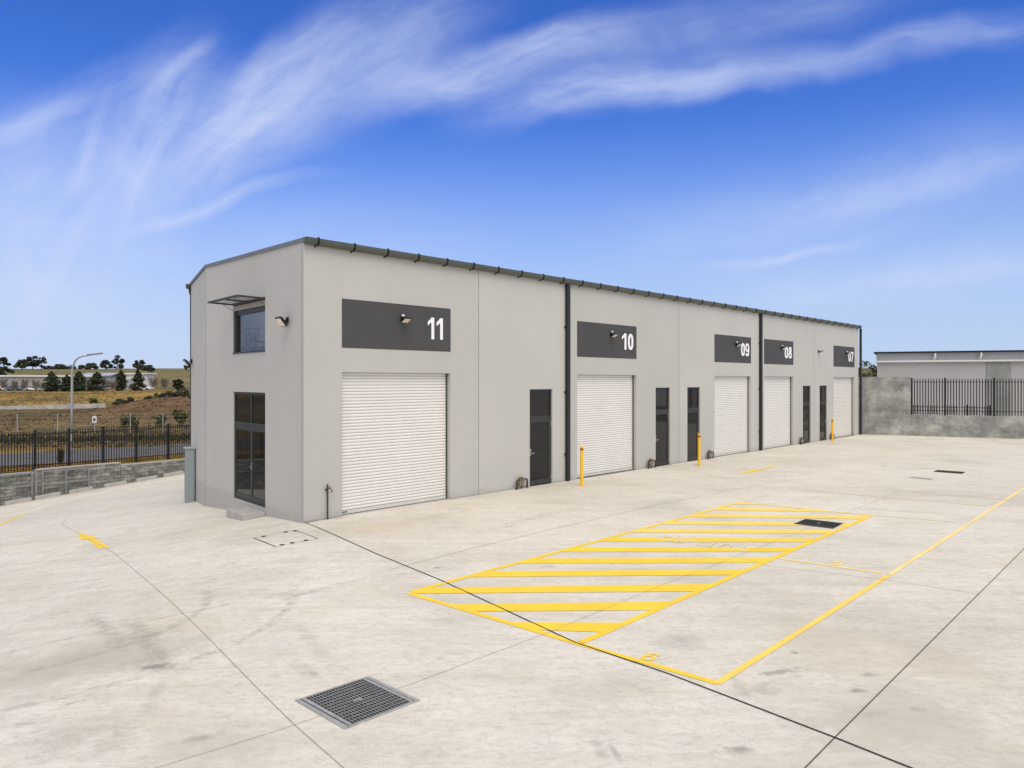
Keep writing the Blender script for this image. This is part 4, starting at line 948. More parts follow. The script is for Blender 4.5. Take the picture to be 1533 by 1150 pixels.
# ------------------------------------------------------------------ drains and covers
def drain(px4, nx, ny, label, mat='galv'):
    P = [gp(*q) for q in px4]; c = sum(P, Vector((0, 0))) / 4
    ex = ((P[1] - P[0]) + (P[2] - P[3])).normalized(); wx = ((P[1] - P[0]).length + (P[2] - P[3]).length) / 4; ey = Vector((-ex.y, ex.x)); wy = ((P[3] - P[0]).length + (P[2] - P[1]).length) / 4
    o = empty('drain_grate', (c.x, c.y, G(c.x)), math.atan2(ex.y, ex.x), label, 'drain', 'steel drain grates in the yard')
    MB().box(-wx + .03, wx - .03, -wy + .02, wy - .02, .002, .0092).build('pit', 'hole_shade', o)  # flat dark plate on the unbroken paving, painting the shade below the bars
    f = MB(); t = .02
    f.box(-wx, wx, -wy, -wy + t, .001, .014).box(-wx, wx, wy - t, wy, .001, .014).box(-wx, -wx + .05, -wy + t, wy - t, .001, .0138).box(wx - .05, wx, -wy + t, wy - t, .001, .0138)
    f.build('frame', mat, o)
    g = MB(); ix, iy = wx - .065, wy - .028
    g.box(-ix, -ix + .035, -iy, iy, .005, .0165).box(ix - .035, ix, -iy, iy, .005, .0165)
    for i in range(nx + 1): x = -ix + .04 + (2 * ix - .08) * i / nx; g.box(x - .0024, x + .0024, -iy, iy, .0105, .0160)
    for j in range(ny + 1): y = -iy + 2 * iy * j / ny; g.box(-ix, ix, y - .003, y + .003, .0105, .0155)
    g.build('grate', mat, o); MB().box(-.05, .05, -.022, .022, .0162, .019).build('lifting_plate', 'chrome', o)
    return o
drain([(440, 1050), (552, 1014), (628, 1049), (518, 1093)], 19, 13, 'large square steel drain grate nearest the viewer')
drain([(1189, 784.5), (1206, 777.6), (1263, 784), (1246, 792.2)], 12, 12, 'steel drain grate set within the yellow hatched stripes', 'dark_steel')
drain([(1397, 706.5), (1404, 704), (1445, 707.2), (1440, 709.6)], 10, 10, 'farthest steel drain grate, alone on the right of the yard', 'dark_steel')
P = [gp(*q) for q in ((1360, 715), (1367, 713.8), (1398, 717), (1392, 718.6))]; m = MB(); flat(m, P, .004); o = m.build('pit_cover', 'joint_thin'); tag(o, 'plain grey pit cover beside the farthest drain grate', 'drain cover')
P = [gp(*q) for q in ((380, 806), (441, 794), (476, 807), (412, 819))]
m = MB(); 
for i, ww in ((0, .012), (1, .014), (2, .011), (3, .022)): strip(m, [P[i], P[(i + 1) % 4]], ww, .009 + i * .0003)
c0 = empty('access_cover', (P[0].x, P[0].y, G(P[0].x)), 0, 'rectangular concrete filled access cover by the corner of the building', 'access cover')
fr = m.build('cover_frame', 'cover_gap', None); fr.parent = c0; fr.matrix_parent_inverse = Matrix.Translation(-Vector((P[0].x, P[0].y, G(P[0].x))))
m = MB(); flat(m, [p_ + (sum(P, Vector((0, 0))) / 4 - p_) * .02 for p_ in P], .0022); inf = m.build('cover_infill', 'yard', None); inf.parent = c0; inf.matrix_parent_inverse = fr.matrix_parent_inverse.copy()
for i, t in ((0, .2), (0, .78), (1, .06), (2, .25), (2, .6), (2, .85)):
    q = P[i].lerp(P[(i + 1) % 4], t); cc = sum(P, Vector((0, 0))) / 4; q = q + (cc - q).normalized() * .05
    kh = MB().box(q.x - .045, q.x + .045, q.y - .04, q.y + .04, G(q.x) + .0105, G(q.x) + .012).build('key_hole', 'hole_shade', None); kh.parent = c0; kh.matrix_parent_inverse = fr.matrix_parent_inverse.copy()

# ------------------------------------------------------------------ left boundary: block wall, rails, palisade fence, wheel stops
def spike_fence(name, P, d, segs, h, z0, label, post=.055, pk=.017, pitch=.125, group=None):
    """palisade panel run from P along d; segs = distances of posts"""
    o = empty(name, (P.x, P.y, z0), math.atan2(d.y, d.x), label, 'fence', group)
    for a in segs: 
        m = MB(); m.box(a - post / 2, a + post / 2, -post / 2, post / 2, 0, h + .04); m.tube([(a, 0, h + .04), (a, 0, h + .06)], [post * .62, .01], 4); m.build('fence_post', 'black', o)
    for a, b in zip(segs, segs[1:]):
        m = MB()
        for z in (.12 * h, .90 * h): m.box(a + post / 2, b - post / 2, -.018, .018, z, z + .035)
        n = max(2, int(round((b - a) / pitch)))
        for i in range(1, n):
            x = a + (b - a) * i / n; m.tube([(x, -.03, .06), (x, -.03, h - .05), (x, -.03, h + .01)], [pk, pk, .002], 4)
        m.build('picket_panel', 'black', o)
    return o
def build_left():
    wl = (W1 - W0).length; s0 = -9.; s1 = wl * 1.16
    def base(s): p = W0 + WE * s; return G(p.x)
    def tops(s): return CAMH + (HZ - 712) / F * W0.y if s < wl * .16 else (-.55 if s < wl * .56 else -.64)
    o = empty('retaining_wall', (W0.x, W0.y, 0), math.atan2(WE.y, WE.x), 'low grey block retaining wall along the left side of the yard', 'wall')
    for a, b, zt in ((s0, wl * .155, -.64), (wl * .17, wl * .60, -.52), (wl * .603, s1, -.64)):
        m = MB(); m.box(a, b, .0, .22, min(base(a), base(b)) - .1, zt - .06); m.build('block_section', 'block', o)
        m = MB(); m.box(a - .01, b + .01, -.02, .24, zt - .0595, zt); m.build('capping', 'stop', o, bevel=.01)
    m = MB(); m.box(wl * .156, wl * .169, -.06, .2, base(0) - .1, -.56); m.build('steel_column', 'rail_grey', o)
    # galvanised guard rails in front of the wall
    for (a, b, lab) in ((-6.5, wl * .14, 'galvanised guard rail at the left edge, left of the wall gap'), (wl * .19, wl * .42, 'short galvanised guard rail right of the wall gap')):
        p = W0 + WE * a - WN * .12; g = empty('guard_rail', (p.x, p.y, 0), math.atan2(WE.y, WE.x), lab, 'guard rail', 'guard rails along the block wall')
        ln = b - a; n = max(2, int(ln / 1.15))
        for i in range(n + 1): x = ln * i / n; q = p + WE * x; MB().box(x - .03, x + .03, -.03, .03, G(q.x), -.60).build('rail_post', 'rail_grey', g)
        for z in (-.66, -1.22):
            m = MB()
            for i in range(n): m.box(ln * i / n + .031, ln * (i + 1) / n - .031, -.025, .025, z, z + .055)
            m.build('rail', 'rail_grey', g)
    # palisade fence behind the wall, posts at the photographed pitch
    fo = W0 + WN * .34
    def fs(px): return hit(px, fo, WE)[0]
    pst = [fs(q) for q in (52.5, 103.5, 154.8, 204.2, 252.2)]; pit = (pst[-1] - pst[0]) / 4
    segs = [pst[0] - pit * k for k in (6, 5, 4, 3, 2, 1)] + pst + [pst[-1] + pit * k for k in (1, 2, 3)]
    spike_fence('palisade_fence', fo, WE, segs, 1.78, -.62, 'black steel picket fence above the block retaining wall on the left', post=.085, pk=.021, pitch=.118)
    # wheel stops
    pts = [(12, 757), (49, 749), (90.6, 740), (128, 731), (168.5, 723), (207, 716), (245, 710)]
    prev = None
    names = ['wheel stop in front of the galvanised rails, nearest the left edge', 'wheel stop right of the steel column in the wall', 'third wheel stop, at the right end of the short guard rail', 'fourth wheel stop from the left along the block wall', 'fifth wheel stop from the left, below the higher wall section', 'sixth wheel stop from the left, below the step in the wall', 'farthest wheel stop, beside the grey cabinet']
    for i, q in enumerate(pts):
        p = gp(*q); s = (p - W0).dot(WE)
        P = W0 + WE * s - WN * .30
        if prev is None:
            o = empty('wheel_stop', (0, 0, 0), 0, '', 'wheel stop', 'concrete wheel stops by the block wall')
            m = MB(); m.prism([(-.10, -.03), (.10, -.03), (.085, .17), (-.085, .17)], -.50, .50); m.build('stop_block', 'stop', o, bevel=.012)
            for x in (-.3, .3): MB().tube([(x, 0, .170), (x, 0, .174)], .02, 8).build('fixing_bolt', 'galv', o)
            prev = o
        else: o = copy_tree(prev)
        o['label'] = 'pale concrete ' + names[i]; P2_ = P + WE * .5
        o.location = (P2_.x, P2_.y, G(P2_.x)); o.rotation_euler = (0, math.atan2(-(G(P2_.x + .1) - G(P2_.x - .1)) / .2 * WE.x, 1), math.atan2(WE.y, WE.x))
    # dry grass behind the fence
    g = MB()
    for i in range(5200):
        s = random.uniform(-6, 16); d = abs(random.gauss(.3, 1.2)) + .36; p = W0 + WE * s + WN * d; z = TZ(p.x, p.y); hh = random.uniform(.08, .28) * (1 if d < 1.5 else .7); a = random.uniform(0, 6.28); ww = .018
        dx, dy = math.cos(a) * ww, math.sin(a) * ww; lx, ly = random.gauss(0, .07), random.gauss(0, .07)
        g.face([(p.x - dx, p.y - dy, z - .01), (p.x + dx, p.y + dy, z - .01), (p.x + lx, p.y + ly, z + hh)])
    o = g.build('dry_grass', 'gold_grass'); tag(o, 'strip of golden dry grass behind the picket fence', 'grass', kind='stuff')
build_left()

# ------------------------------------------------------------------ right boundary wall, fence, neighbour
def build_right():
    a0 = gp(1287, 650.2); a1 = gp(1533, 657.3); d = (a1 - a0).normalized(); ang = math.atan2(d.y, d.x); n = Vector((-d.y, d.x))
    def s(px): return hit(px, a0, d)[0]
    def z(px, py): return CAMH + (HZ - py) / F * hit(px, a0, d)[1]
    sx = s(1363.5); zl = z(1365, 621.3); zh = z(1290, 564.3); e = s(1533) + 14; TH = .18
    o = empty('boundary_wall', (a0.x, a0.y, 0), ang, 'mottled grey concrete boundary wall stepping down on the right', 'wall')
    m = MB(); m.box(-.3, sx, 0, TH, -.1, zh); m.build('tall_panel', 'mottled', o, bevel=.012)
    for x0, x1 in ((sx + .012, s(1533) + .3), (s(1533) + .315, e)): m = MB(); m.box(x0, x1, .0, TH, -.1, zl); m.build('low_panel', 'mottled', o, bevel=.012)
    for px, py in ((1299, 588), (1346, 587)):
        m = MB(); zz = z(px, py); x = s(px); m.tube([(x, -.004, zz), (x, .03, zz)], [.085, .085], 18); m.tube([(x, -.012, zz), (x, -.004, zz)], [.04, .04], 12); m.build('lifting_recess', 'step', o)
    fo = a0 + n * (TH / 2)
    pst = [s(q) for q in (1365, 1415, 1488.5)]; segs = [pst[0], pst[1], pst[2]]; pit = pst[2] - pst[1]
    segs += [pst[2] + pit * k for k in (1, 2, 3, 4)]
    spike_fence('picket_fence', fo, d, segs, z(1415, 567) - zl, zl, 'black steel picket fence standing on the low part of the concrete wall', post=.10, pk=.026, pitch=.15)
    # lower fence of the neighbouring yard
    b0 = at(1350, 0, 56); b1 = at(1482, 0, 53); b0 = Vector((b0.x, b0.y)); b1 = Vector((b1.x, b1.y)); dd = (b1 - b0); ln = dd.length
    zt = CAMH + (HZ - 607) / F * 54
    spike_fence('picket_fence', b0, dd.normalized(), [ln * k / 4 for k in range(5)], zt, 0., 'lower black fence in the neighbouring yard, seen through the front fence', post=.08, pk=.02, pitch=.15)
    # neighbouring building
    c0 = at(1313, 0, 66); c1 = at(1533, 0, 62); c0 = Vector((c0.x, c0.y)); c1 = Vector((c1.x, c1.y)); d2 = (c1 - c0).normalized()
    nb = empty('neighbouring_shed', (c0.x, c0.y, 0), math.atan2(d2.y, d2.x), 'grey flat roofed industrial shed behind the concrete wall on the right', 'building')
    l = Vector((c0.dot(d2), c0.dot(Vector((-d2.y, d2.x))))); SH = Matrix(((1, l.x / l.y + .03, 0, 0), (0, 1, 0, 0), (0, 0, 1, 0), (0, 0, 0, 1)))
    def s2(px): return hit(px, c0, d2)[0]
    def z2(px, py): return CAMH + (HZ - py) / F * hit(px, c0, d2)[1]
    zt_ = z2(1313, 529); zbnd = z2(1313, 543); e2 = s2(1533) + 22
    m = MB(); m.box(0, s2(1477), 0, 20, 0, zbnd - .01, SH); m.box(s2(1513), e2, 0, 20, 0, zbnd - .01, SH); m.build('wall', 'neighbour', nb)
    m = MB(); m.box(s2(1477) + .01, s2(1513) - .01, -.06, 19.9, 0, zbnd - .01, SH); m.build('concrete_panel', 'neighbour_panel', nb)
    m = MB(); m.box(-.05, e2, .3, 20, zbnd, zt_ - .01, SH); m.build('fascia', 'neighbour_band', nb)
    m = MB(); m.box(-.1, e2, -.28, .29, zbnd - .0, zbnd + .15); m.build('gutter', 'shed_roof', nb, bevel=.03)
    m = MB(); m.box(-.25, e2, -.1, 20.2, zt_, zt_ + .12, SH); m.build('roof', 'black', nb)
    for px in (1400, 1469): x = s2(px); m = MB(); m.tube([(x, .0, zt_ - .05), (x, -.02, zbnd + .5), (x - .12, -.1, zbnd + .15)], .085, 8); m.build('downpipe', 'shed_roof', nb, smooth=True)
build_right()

# ------------------------------------------------------------------ trees and shrubs
def leaves(m, c, rad, n, size, flatten=1.):
    for _ in range(n):
        while True:
            v = Vector((random.uniform(-1, 1), random.uniform(-1, 1), random.uniform(-1, 1)))
            if v.length <= 1: break
        v = v * (0.55 + .45 * random.random()) if random.random() < .5 else v.normalized() * random.uniform(.75, 1.05)
        p = Vector((c[0] + v.x * rad[0], c[1] + v.y * rad[1], c[2] + v.z * rad[2])); s = size * random.uniform(.5, 1.3)
        a = Vector((random.gauss(0, 1), random.gauss(0, 1), random.gauss(0, .6))).normalized(); b = a.cross(Vector((random.gauss(0, 1), random.gauss(0, 1), random.gauss(0, 1)))).normalized()
        m.face([p - a * s, p + b * s * .6, p + a * s, p - b * s * .6])
def trunk(m, h, r, lean=(0, 0), limbs=0, spread=1., lo=.35):
    P = [Vector((lean[0] * t * t, lean[1] * t * t, h * t)) for t in (0, .3, .6, .85, 1)]
    m.tube([P[0] - Vector((0, 0, .3))] + P[1:], [r * 1.25, r * .85, r * .6, r * .4, r * .15], 7)
    for i in range(limbs):
        t = random.uniform(lo, .85); k = Vector((lean[0] * t * t, lean[1] * t * t, h * t)); a = random.uniform(0, 6.28); l = spread * random.uniform(.5, 1.)
        e = k + Vector((math.cos(a) * l, math.sin(a) * l, l * random.uniform(.3, .9))); mid = k.lerp(e, .5) + Vector((0, 0, -.08 * l))
        m.tube([k, mid, e], [r * .4, r * .25, r * .08], 5)
def place(name, x0, x1, ytop, ybase, Y, kind, leaf, label, group, z=None, ground=None):
    xm = (x0 + x1) / 2; b = at(xm, ybase, Y); w = (x1 - x0) / F * Y; h = (ybase - ytop) / F * Y
    g = TZ(b.x, b.y) if ground is None else ground; h += b.z - g; h = max(h, .5)
    o = empty(name, (b.x, b.y, g), 0, label, 'tree' if 'tree' in name or 'pine' in name or 'cypress' in name else 'shrub', group)
    t = MB(); m = MB(); sz = max(.12, Y / F * 1.5)
    if kind == 'conifer':
        trunk(t, h * .95, h * .025)
        for k in range(16):
            f = k / 15; zc = h * (.08 + .90 * f); r = (w / 2 * (1 - f) ** .75 * (1.05 if f > .1 else .85) + .05 * w) * random.uniform(.72, 1.22)
            for q in range(random.choice((4, 6, 7, 8))):
                a = random.uniform(0, 6.28); rr = r * random.uniform(.45, .8); leaves(m, (math.cos(a) * rr, math.sin(a) * rr, zc - .1 * h * random.random() * .4), (r * .5, r * .5, h * .055), 26, sz)
    elif kind == 'column':
        trunk(t, h * .95, h * .02)
        for k in range(14):
            f = k / 13; zc = h * (.06 + .9 * f); r = w / 2 * (.75 + .35 * math.sin(math.pi * min(1, f * .9 + .1))) * (1 if f < .75 else 1 - (f - .75) * 2.6) * random.uniform(.78, 1.18)
            for q in range(6):
                a = random.uniform(0, 6.28); leaves(m, (math.cos(a) * r * .55, math.sin(a) * r * .55, zc), (r * .55, r * .55, h * .06), 30, sz)
    elif kind in ('gum', 'sparse'):
        dense = 1 if kind == 'gum' else .55; trunk(t, h * .8, h * .03, limbs=9, spread=w * .42)
        for k in range(20 if kind == 'gum' else 13):
            a = random.uniform(0, 6.28); f = random.uniform(.28, .92) if kind == 'gum' else random.uniform(.15, .92); rr = w * .40 * math.sqrt(random.random()) * (1.1 - .5 * max(0, f - .5) * 2)
            s = w * random.uniform(.10, .20); leaves(m, (math.cos(a) * rr, math.sin(a) * rr, h * f), (s, s, s * .65), int(120 * dense), sz)
    elif kind == 'bush':
        trunk(t, h * .6, h * .02, limbs=8, spread=w * .3, lo=.1)
        for k in range(14):
            a = random.uniform(0, 6.28); rr = w * .33 * math.sqrt(random.random()); f = random.uniform(.15, .85); s = w * random.uniform(.12, .22); leaves(m, (math.cos(a) * rr, math.sin(a) * rr, h * f), (s, s, min(s, h * .2)), 110, sz)
    elif kind == 'dense':
        trunk(t, h * .6, h * .03, limbs=8, spread=w * .3, lo=.3)
        for k in range(70):
            a = random.uniform(0, 6.28); rr = w * .42 * math.sqrt(random.random()); f = random.uniform(.25, .93) - .18 * (rr / w / .42) ** 2; s = w * random.uniform(.08, .14); leaves(m, (math.cos(a) * rr, math.sin(a) * rr, h * f), (s, s, s * .8), 90, .11)
    elif kind == 'bare':
        trunk(t, h * .5, h * .02, limbs=10, spread=w * .3, lo=.2)
        for k in range(260):
            a = random.uniform(0, 6.28); f = random.uniform(.2, .7); rr = w * .2 * random.random(); k0 = Vector((math.cos(a) * rr, math.sin(a) * rr, h * f)); e = k0 + Vector((math.cos(a) * w * random.uniform(.05, .33), math.sin(a) * w * random.uniform(.05, .33), h * random.uniform(.05, .3)))
            m.bar(k0, e, sz * .11, sz * .11)
    t.build('trunk', 'bark' if kind != 'bare' else 'twig', o); m.build('crown', leaf, o)
    return o
RG = 'trees along the hill ridge'; CG = 'dark evergreens before the far sheds'; BG = 'bare trees by the far sheds'
def build_trees():
    place('gum_tree', -6, 18, 532, 562, 330, 'gum', 'leaf_dark', 'dark bushy tree at the left edge of the picture on the hillside', RG)
    place('gum_tree', 24, 42, 539, 553, 560, 'gum', 'leaf_gum', 'small tree on the ridge left of the biggest ridge tree', RG)
    place('gum_tree', 38, 60, 532, 553, 570, 'gum', 'leaf_dark', 'biggest dark tree standing on the ridge', RG)
    place('gum_tree', 55, 69, 534, 552, 575, 'sparse', 'leaf_dark', 'thin loose tree close against the right of the biggest ridge tree', RG)
    place('gum_tree', 82, 97, 546, 553, 580, 'gum', 'leaf_gum', 'tiny tree rising from the dark hedge on the ridge', RG)
    place('gum_tree', 118, 127, 547, 553, 580, 'gum', 'leaf_gum', 'tiny round tree on the ridge just right of the street lamp pole', RG)
    place('gum_tree', 127, 146, 545, 553, 575, 'gum', 'leaf_gum', 'low wide tree on the ridge below the street lamp head', RG)
    place('gum_tree', 148, 168, 538, 553, 575, 'sparse', 'leaf_dark', 'loose open crowned tree on the ridge, left of a taller one', RG)
    place('gum_tree', 165, 186, 533, 553, 570, 'sparse', 'leaf_dark', 'tall open crowned gum with sky showing through on the ridge', RG)
    place('gum_tree', 199, 217, 539, 560, 480, 'gum', 'leaf_gum', 'rounded tree on the slope above the white shed', RG)
    place('gum_tree', 212, 231, 546, 561, 475, 'gum', 'leaf_gum', 'lower tree sloping down to the right above the white shed', RG)
    place('gum_tree', 276, 288, 544, 554, 560, 'sparse', 'leaf_gum', 'tiny tree on the ridge against the building corner', RG)
    place('pine_tree', 62, 92, 557, 585.5, 215, 'conifer', 'leaf_conifer', 'broad ragged dark pine, leftmost of the row before the sheds', CG)
    place('pine_tree', 88, 112, 562, 585.5, 214, 'conifer', 'leaf_conifer', 'dark pine behind the street lamp pole', CG)
    place('cypress_tree', 109, 128, 557, 585.5, 213, 'column', 'leaf_conifer', 'thick dark cypress just right of the street lamp pole', CG)
    place('pine_tree', 128, 163, 558, 585.5, 212, 'conifer', 'leaf_dark', 'wide cone shaped dark pine before the blue grey roof', CG)
    place('cypress_tree', 173, 189, 555, 586, 212, 'column', 'leaf_conifer', 'narrow columnar dark cypress between the sheds', CG)
    place('pine_tree', 196, 217, 554, 586, 212, 'conifer', 'leaf_dark', 'pointed dark conifer in front of the white shed', CG)
    place('gum_tree', 256, 275, 567, 586, 190, 'gum', 'leaf_dark', 'dark lopsided tree alone on the slope near the building', None)
    for i, (a, b, yt, lab) in enumerate(((-4, 16, 563, 'bare grey tree at the far left before the long shed'), (14, 30, 566, 'second bare tree from the left before the long shed'), (28, 46, 564, 'third bare tree from the left before the long shed'), (44, 64, 565, 'bare tree just left of the ragged pine'), (162, 176, 568, 'small bare tree left of the columnar cypress'), (219, 240, 559, 'large bare brown tree right of the white shed'), (236, 256, 562, 'bare brown tree left of the lopsided dark tree'))):
        place('bare_tree', a, b, yt, 585.5, 205 + i, 'bare', 'twig', lab, BG)
    # shrubs beyond the second fence and hedge on the bank
    for a, b, yt, yb, Y, leaf, lab in ((178, 206, 623, 646, 82, 'leaf_shrub', 'green bushy shrub below the end of the dark hedge'), (229, 251, 620, 645, 84, 'leaf_shrub', 'green shrub behind the wire fence, middle one of three'), (254, 283, 613, 643, 86, 'leaf_shrub', 'tall loose green shrub closest to the building corner'), (132, 146, 596, 606, 150, 'leaf_lime', 'small bright shrub in the golden field'), (84, 97, 668, 700, 43, 'twig_dark', 'dark straggly sapling growing behind the picket fence')):
        place('shrub', a, b, yt, yb, Y, 'bare' if leaf == 'twig_dark' else 'bush', leaf, lab, 'shrubs in the dry fields')
    hedge = [(166, 194, 598, 611, 122), (186, 214, 595, 609, 118), (206, 234, 592, 606, 116), (226, 254, 588, 601, 117), (244, 272, 585, 598, 120), (262, 294, 581, 595, 124)]
    for i, (a, b, yt, yb, Y) in enumerate(hedge):
        place('hedge_shrub', a, b, yt, yb, Y, 'bush', 'leaf_hedge', ('first, lowest hedge clump at the left end of the bank', 'second hedge clump from the left on the bank', 'third hedge clump from the left on the bank', 'fourth hedge clump from the left, left of the lopsided tree', 'fifth hedge clump below the lopsided tree', 'last hedge clump on the bank, by the building corner')[i], 'dark hedge along the bank')
    m = MB()
    for i in range(46):
        px = 66 + i * 1.05; p = at(px, 552, 590); g = TZ(p.x, p.y); hh = random.uniform(1.6, 3.2); leaves(m, (p.x, p.y, g + hh * .5), (.9, .9, hh * .55), 26, .6)
    tag(m.build('ridge_hedge', 'leaf_dark'), 'thin dark hedge row drawn along the skyline ridge', 'hedge', kind='stuff')
    place('leafy_tree', 1256, 1332, 534, 640, 74, 'dense', 'leaf_shrub', 'dense leafy tree between the building and the neighbouring shed', None, ground=0.)
build_trees()
def build_tussocks():
    m = MB(); n = 0
    while n < 4600:
        Y = random.uniform(58, 205); px = random.uniform(-30, 300); x = (px - CX) / F * Y
        if noise.noise(Vector((x * .06, Y * .04, 2))) < random.uniform(-.35, .45): continue
        z = TZ(x, Y); n += 1; k = random.random(); m.cur = 0 if k < .30 else (1 if k < .75 else 2)
        hh = random.uniform(.06, .26); w = random.uniform(.2, .7)
        for q in range(5):
            a = random.uniform(0, 6.28); c = Vector((x + math.cos(a) * w * .5, Y + math.sin(a) * w * .5, z - .05)); d = Vector((-math.sin(a), math.cos(a), 0)) * w * .25
            m.face([c - d, c + d, c + Vector((random.gauss(0, .12), random.gauss(0, .12), hh))])
    m.cur = 2
    for i in range(1500):                                  # low dark scrub in the ditch beyond the road
        px = random.uniform(-30, 300); Y = random.gauss(64.5, .8) + (px - 100) * .012; x = (px - CX) / F * Y; z = TZ(x, Y); hh = random.uniform(.1, .55)
        a = random.uniform(0, 6.28); d = Vector((math.cos(a), math.sin(a), 0)) * .16; c = Vector((x, Y, z - .03)); m.face([c - d, c + d, c + Vector((random.gauss(0, .1), random.gauss(0, .1), hh))])
    tag(m.build('dry_tussocks', ['pale_grass', 'brown_grass', 'scrub']), 'tussocks of dry grass and low scrub over the fields', 'grass', kind='stuff')
M['pale_grass'] = simple('pale_straw', (.24, .175, .075), .95, var=.3); M['brown_grass'] = simple('brown_grass', (.14, .095, .045), .95, var=.3); M['scrub'] = simple('dark_scrub', (.055, .05, .022), .95, var=.3)
build_tussocks()
# ------------------------------------------------------------------ distant sheds, cars, lamp, far fence
def shed(x0, x1, yeave, ybase, Y0, Y1, dep, rise, wall, roof, label, doors=0):
    p0 = at(x0, ybase, Y0); p1 = at(x1, ybase, Y1); a = Vector((p0.x, p0.y)); b = Vector((p1.x, p1.y)); d = (b - a); ln = d.length; d.normalize()
    g = min(TZ(a.x, a.y), TZ(b.x, b.y)) - .3; ze = at(x0, yeave, Y0).z - g
    o = empty('far_shed', (a.x, a.y, g), math.atan2(d.y, d.x), label, 'shed', 'sheds below the hill')
    MB().box(0, ln, 0, dep, 0, ze).build('wall', wall, o)
    m = MB(); y0, y1 = -.5, dep + .5
    m.prism([(y0, ze - .05), (y0, ze + .35), (dep / 2, ze + .35 + rise), (y1, ze + .35), (y1, ze - .05), (dep / 2, ze + rise)], -.5, ln + .5); m.build('roof', roof, o)
    for i in range(doors): x = ln * (i + .5) / doors; MB().box(x - 1.8, x + 1.8, -.08, -.01, .2, ze * .7).build('shed_door', 'shed_blue', o)
shed(-40, 140, 564, 585, 232, 246, 14, .2, 'shed_wall', 'shed_roof', 'long low pale shed behind the row of pines', 5)
shed(122, 165, 563.5, 585, 262, 260, 7, .9, 'shed_wall', 'shed_blue', 'shed with blue grey pitched roof behind the wide pine', 2)
shed(184, 214, 560.5, 585, 238, 236, 5, .1, 'shed_white', 'shed_white', 'small bright white shed behind the pointed conifer', 2)
def make_car(paint, label, p, rz, van=False):
    o = empty('parked_car', p, rz, label, 'car', 'cars parked by the long shed'); L_, W_, H = 4.4, 1.75, 1.45 if not van else 1.9
    prof_ = [(-2.2, .3), (-2.2, .75), (-2.05, .88), (-1.5, .92), (-1.05, H - .03), (-.3, H), (.75, H - .02), (1.4, .98), (2.1, .85), (2.2, .6), (2.2, .3)]
    T = Matrix(((0, 1, 0, 0), (1, 0, 0, 0), (0, 0, 1, 0), (0, 0, 0, 1)))
    m = MB(); m.prism(prof_, -W_ / 2, W_ / 2, T); m.build('body', paint, o, bevel=.06)
    for s in (-1, 1): MB().prism([(-1.25, .95), (-.95, H - .12), (.65, H - .1), (1.15, .98)], s * (W_ / 2 + .005), s * (W_ / 2 + .012), T).build('side_window', 'glass', o)
    for x in (-1.35, 1.35):
        for s in (-1, 1): MB().tube([(x, s * .72, .32), (x, s * .9, .32)], .32, 14).build('wheel', 'rubber', o)
for px, py, Y, c, rz, lab in ((10, 584, 227, 'car_white', .2, 'white car parked at the far left before the long shed'), (22, 584.5, 226, 'car_blue', .1, 'dark blue car parked between white and silver cars'), (35, 584, 228, 'car_grey', .3, 'silver car parked under the bare trees'), (50, 584.5, 225, 'car_white', 0., 'white car parked in the open left of the ragged pine'), (213, 586, 222, 'car_white', .3, 'white car at the foot of the pointed conifer')):
    p = at(px, py, Y); make_car(c, lab, (p.x, p.y, TZ(p.x, p.y)), rz)
# low pale wall across the field
p0 = at(-30, 612, 138); p1 = at(158, 605, 147); d = Vector((p1.x - p0.x, p1.y - p0.y)); ln = d.length; n = 24
m = MB(); d.normalize(); nn = Vector((-d.y, d.x)) * .25
for i in range(n):
    a = Vector((p0.x, p0.y)) + d * ln * i / n; b = Vector((p0.x, p0.y)) + d * ln * (i + 1) / n; f0 = i / n; f1 = (i + 1) / n
    def zt(q, f): px = CX + q.x / q.y * F; return CAMH + (HZ - (608.2 - 4.3 * (px / 158))) / F * q.y
    za, zb = zt(a, f0), zt(b, f1); ga, gb_ = min(TZ(a.x, a.y), za - .5) - .4, min(TZ(b.x, b.y), zb - .5) - .4
    P = [(a.x, a.y, ga), (b.x, b.y, gb_), (b.x, b.y, zb), (a.x, a.y, za)]; Q = [(a.x + nn.x, a.y + nn.y, ga), (b.x + nn.x, b.y + nn.y, gb_), (b.x + nn.x, b.y + nn.y, zb), (a.x + nn.x, a.y + nn.y, za)]
    m.face(P); m.face(Q); m.face([P[3], P[2], Q[2], Q[3]])
    if i in (0, n - 1): m.face([P[0], P[3], Q[3], Q[0]] if i == 0 else [P[1], P[2], Q[2], Q[1]])
tag(m.build('field_wall', 'lowwall'), 'long low pale concrete wall across the golden field', 'wall')
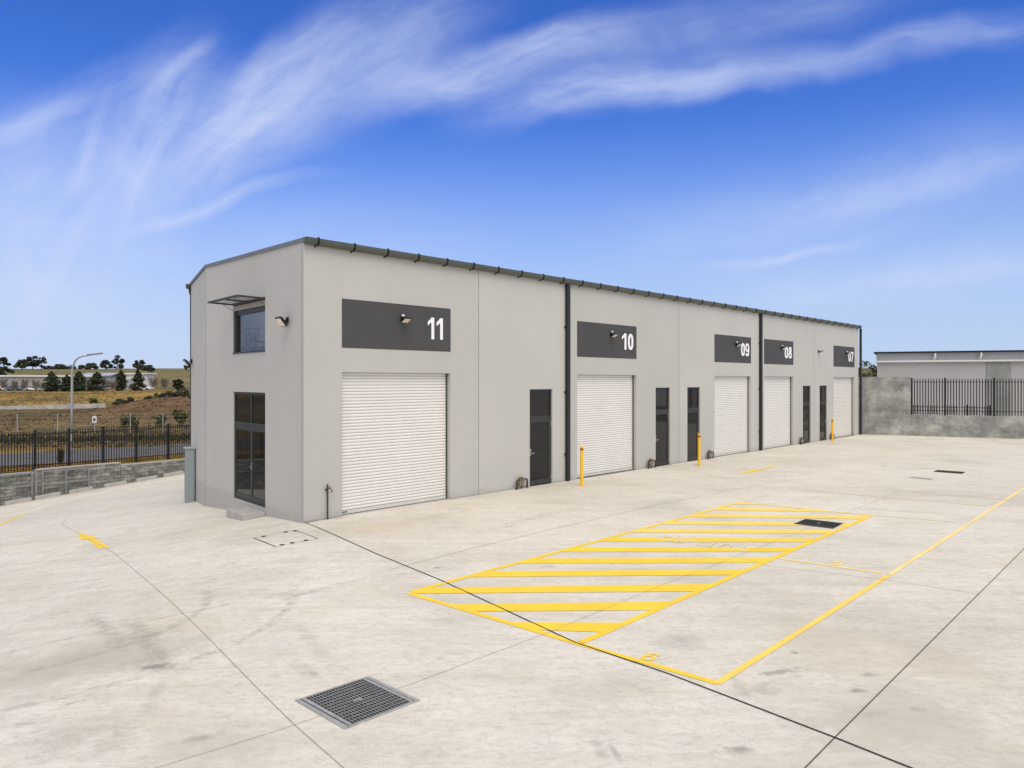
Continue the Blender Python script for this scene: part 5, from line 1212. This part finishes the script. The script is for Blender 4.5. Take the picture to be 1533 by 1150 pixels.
# street lamp
p = at(107.5, 668, 57); g = TZ(p.x, p.y); zt_ = CAMH + (HZ - 531) / F * 57; k = 57 / F
o = empty('street_lamp', (p.x, p.y, g), 0, 'tall galvanised street lamp with curved arm beside the road', 'street lamp')
H = zt_ - g
arm = [(0, 0, 0), (0, 0, H * .45), (.5 * k, 0, H - 26 * k), (1.5 * k, 0, H - 18 * k), (5 * k, 0, H - 9 * k), (11 * k, 0, H - 4 * k), (19 * k, 0, H - 1.8 * k), (31 * k, 0, H)]
m = MB(); m.tube(arm, [.115, .095, .078, .07, .062, .055, .05, .045], 12); m.build('pole', 'galv', o, smooth=True)
m = MB(); m.box(-.55, .55, -.16, .16, -.06, .05, Matrix.Translation((34.5 * k, 0, H + .06)) @ Matrix.Rotation(R(-6), 4, 'Y')); m.build('lamp_head', 'galv', o, bevel=.04)
MB().box(-.4, .4, -.12, .12, -.075, -.061, Matrix.Translation((34.5 * k, 0, H + .06)) @ Matrix.Rotation(R(-6), 4, 'Y')).build('lamp_lens', 'lens', o)
MB().box(-.2, .2, -.2, .2, 0, .03).box(-.12, .12, -.135, -.10, .6, 1.1).build('base_plate', 'galv', o)
# wire fence posts beyond the road
pw = [at(-35, 655, 70), at(26, 0, 70.5), at(86.5, 0, 71.5), at(142, 0, 72.5), at(195, 0, 73.5), at(244, 0, 74.5), at(292, 0, 75.5)]
o = empty('wire_fence', (pw[0].x, pw[0].y, TZ(pw[0].x, pw[0].y)), 0, 'thin galvanised wire fence on the far side of the road', 'fence')
base = Vector((pw[0].x, pw[0].y, TZ(pw[0].x, pw[0].y))); tops = []
for q in pw:
    zz = TZ(q.x, q.y); h = 1.95; m = MB(); a = Vector((q.x, q.y, zz)) - base; m.tube([a, a + Vector((0, 0, h))], .045, 8); m.build('fence_post', 'galv', o); tops.append(a)
m = MB()
for a, b in zip(tops, tops[1:]):
    for z in (.3, .75, 1.2, 1.6, 1.9): m.bar(a + Vector((0, .05, z)), b + Vector((0, .05, z)), .012)
m.build('wires', 'galv', o)
q = pw[3]; zz = TZ(q.x, q.y); s = empty('notice_board', (q.x, q.y - .08, zz + 1.05), 0, 'small white notice fixed to the wire fence', 'sign')
MB().box(-.2, .2, -.01, .01, 0, .62).build('plate', 'sign_white', s); MB().box(-.11, .11, -.0135, -.0115, .15, .45).build('printed_panel', 'sign_dark', s)

# ------------------------------------------------------------------ render settings
S.view_settings.view_transform = 'Standard'; S.view_settings.look = 'None'; S.view_settings.gamma = 1; S.view_settings.use_curve_mapping = False
S.view_settings.exposure = 0.57
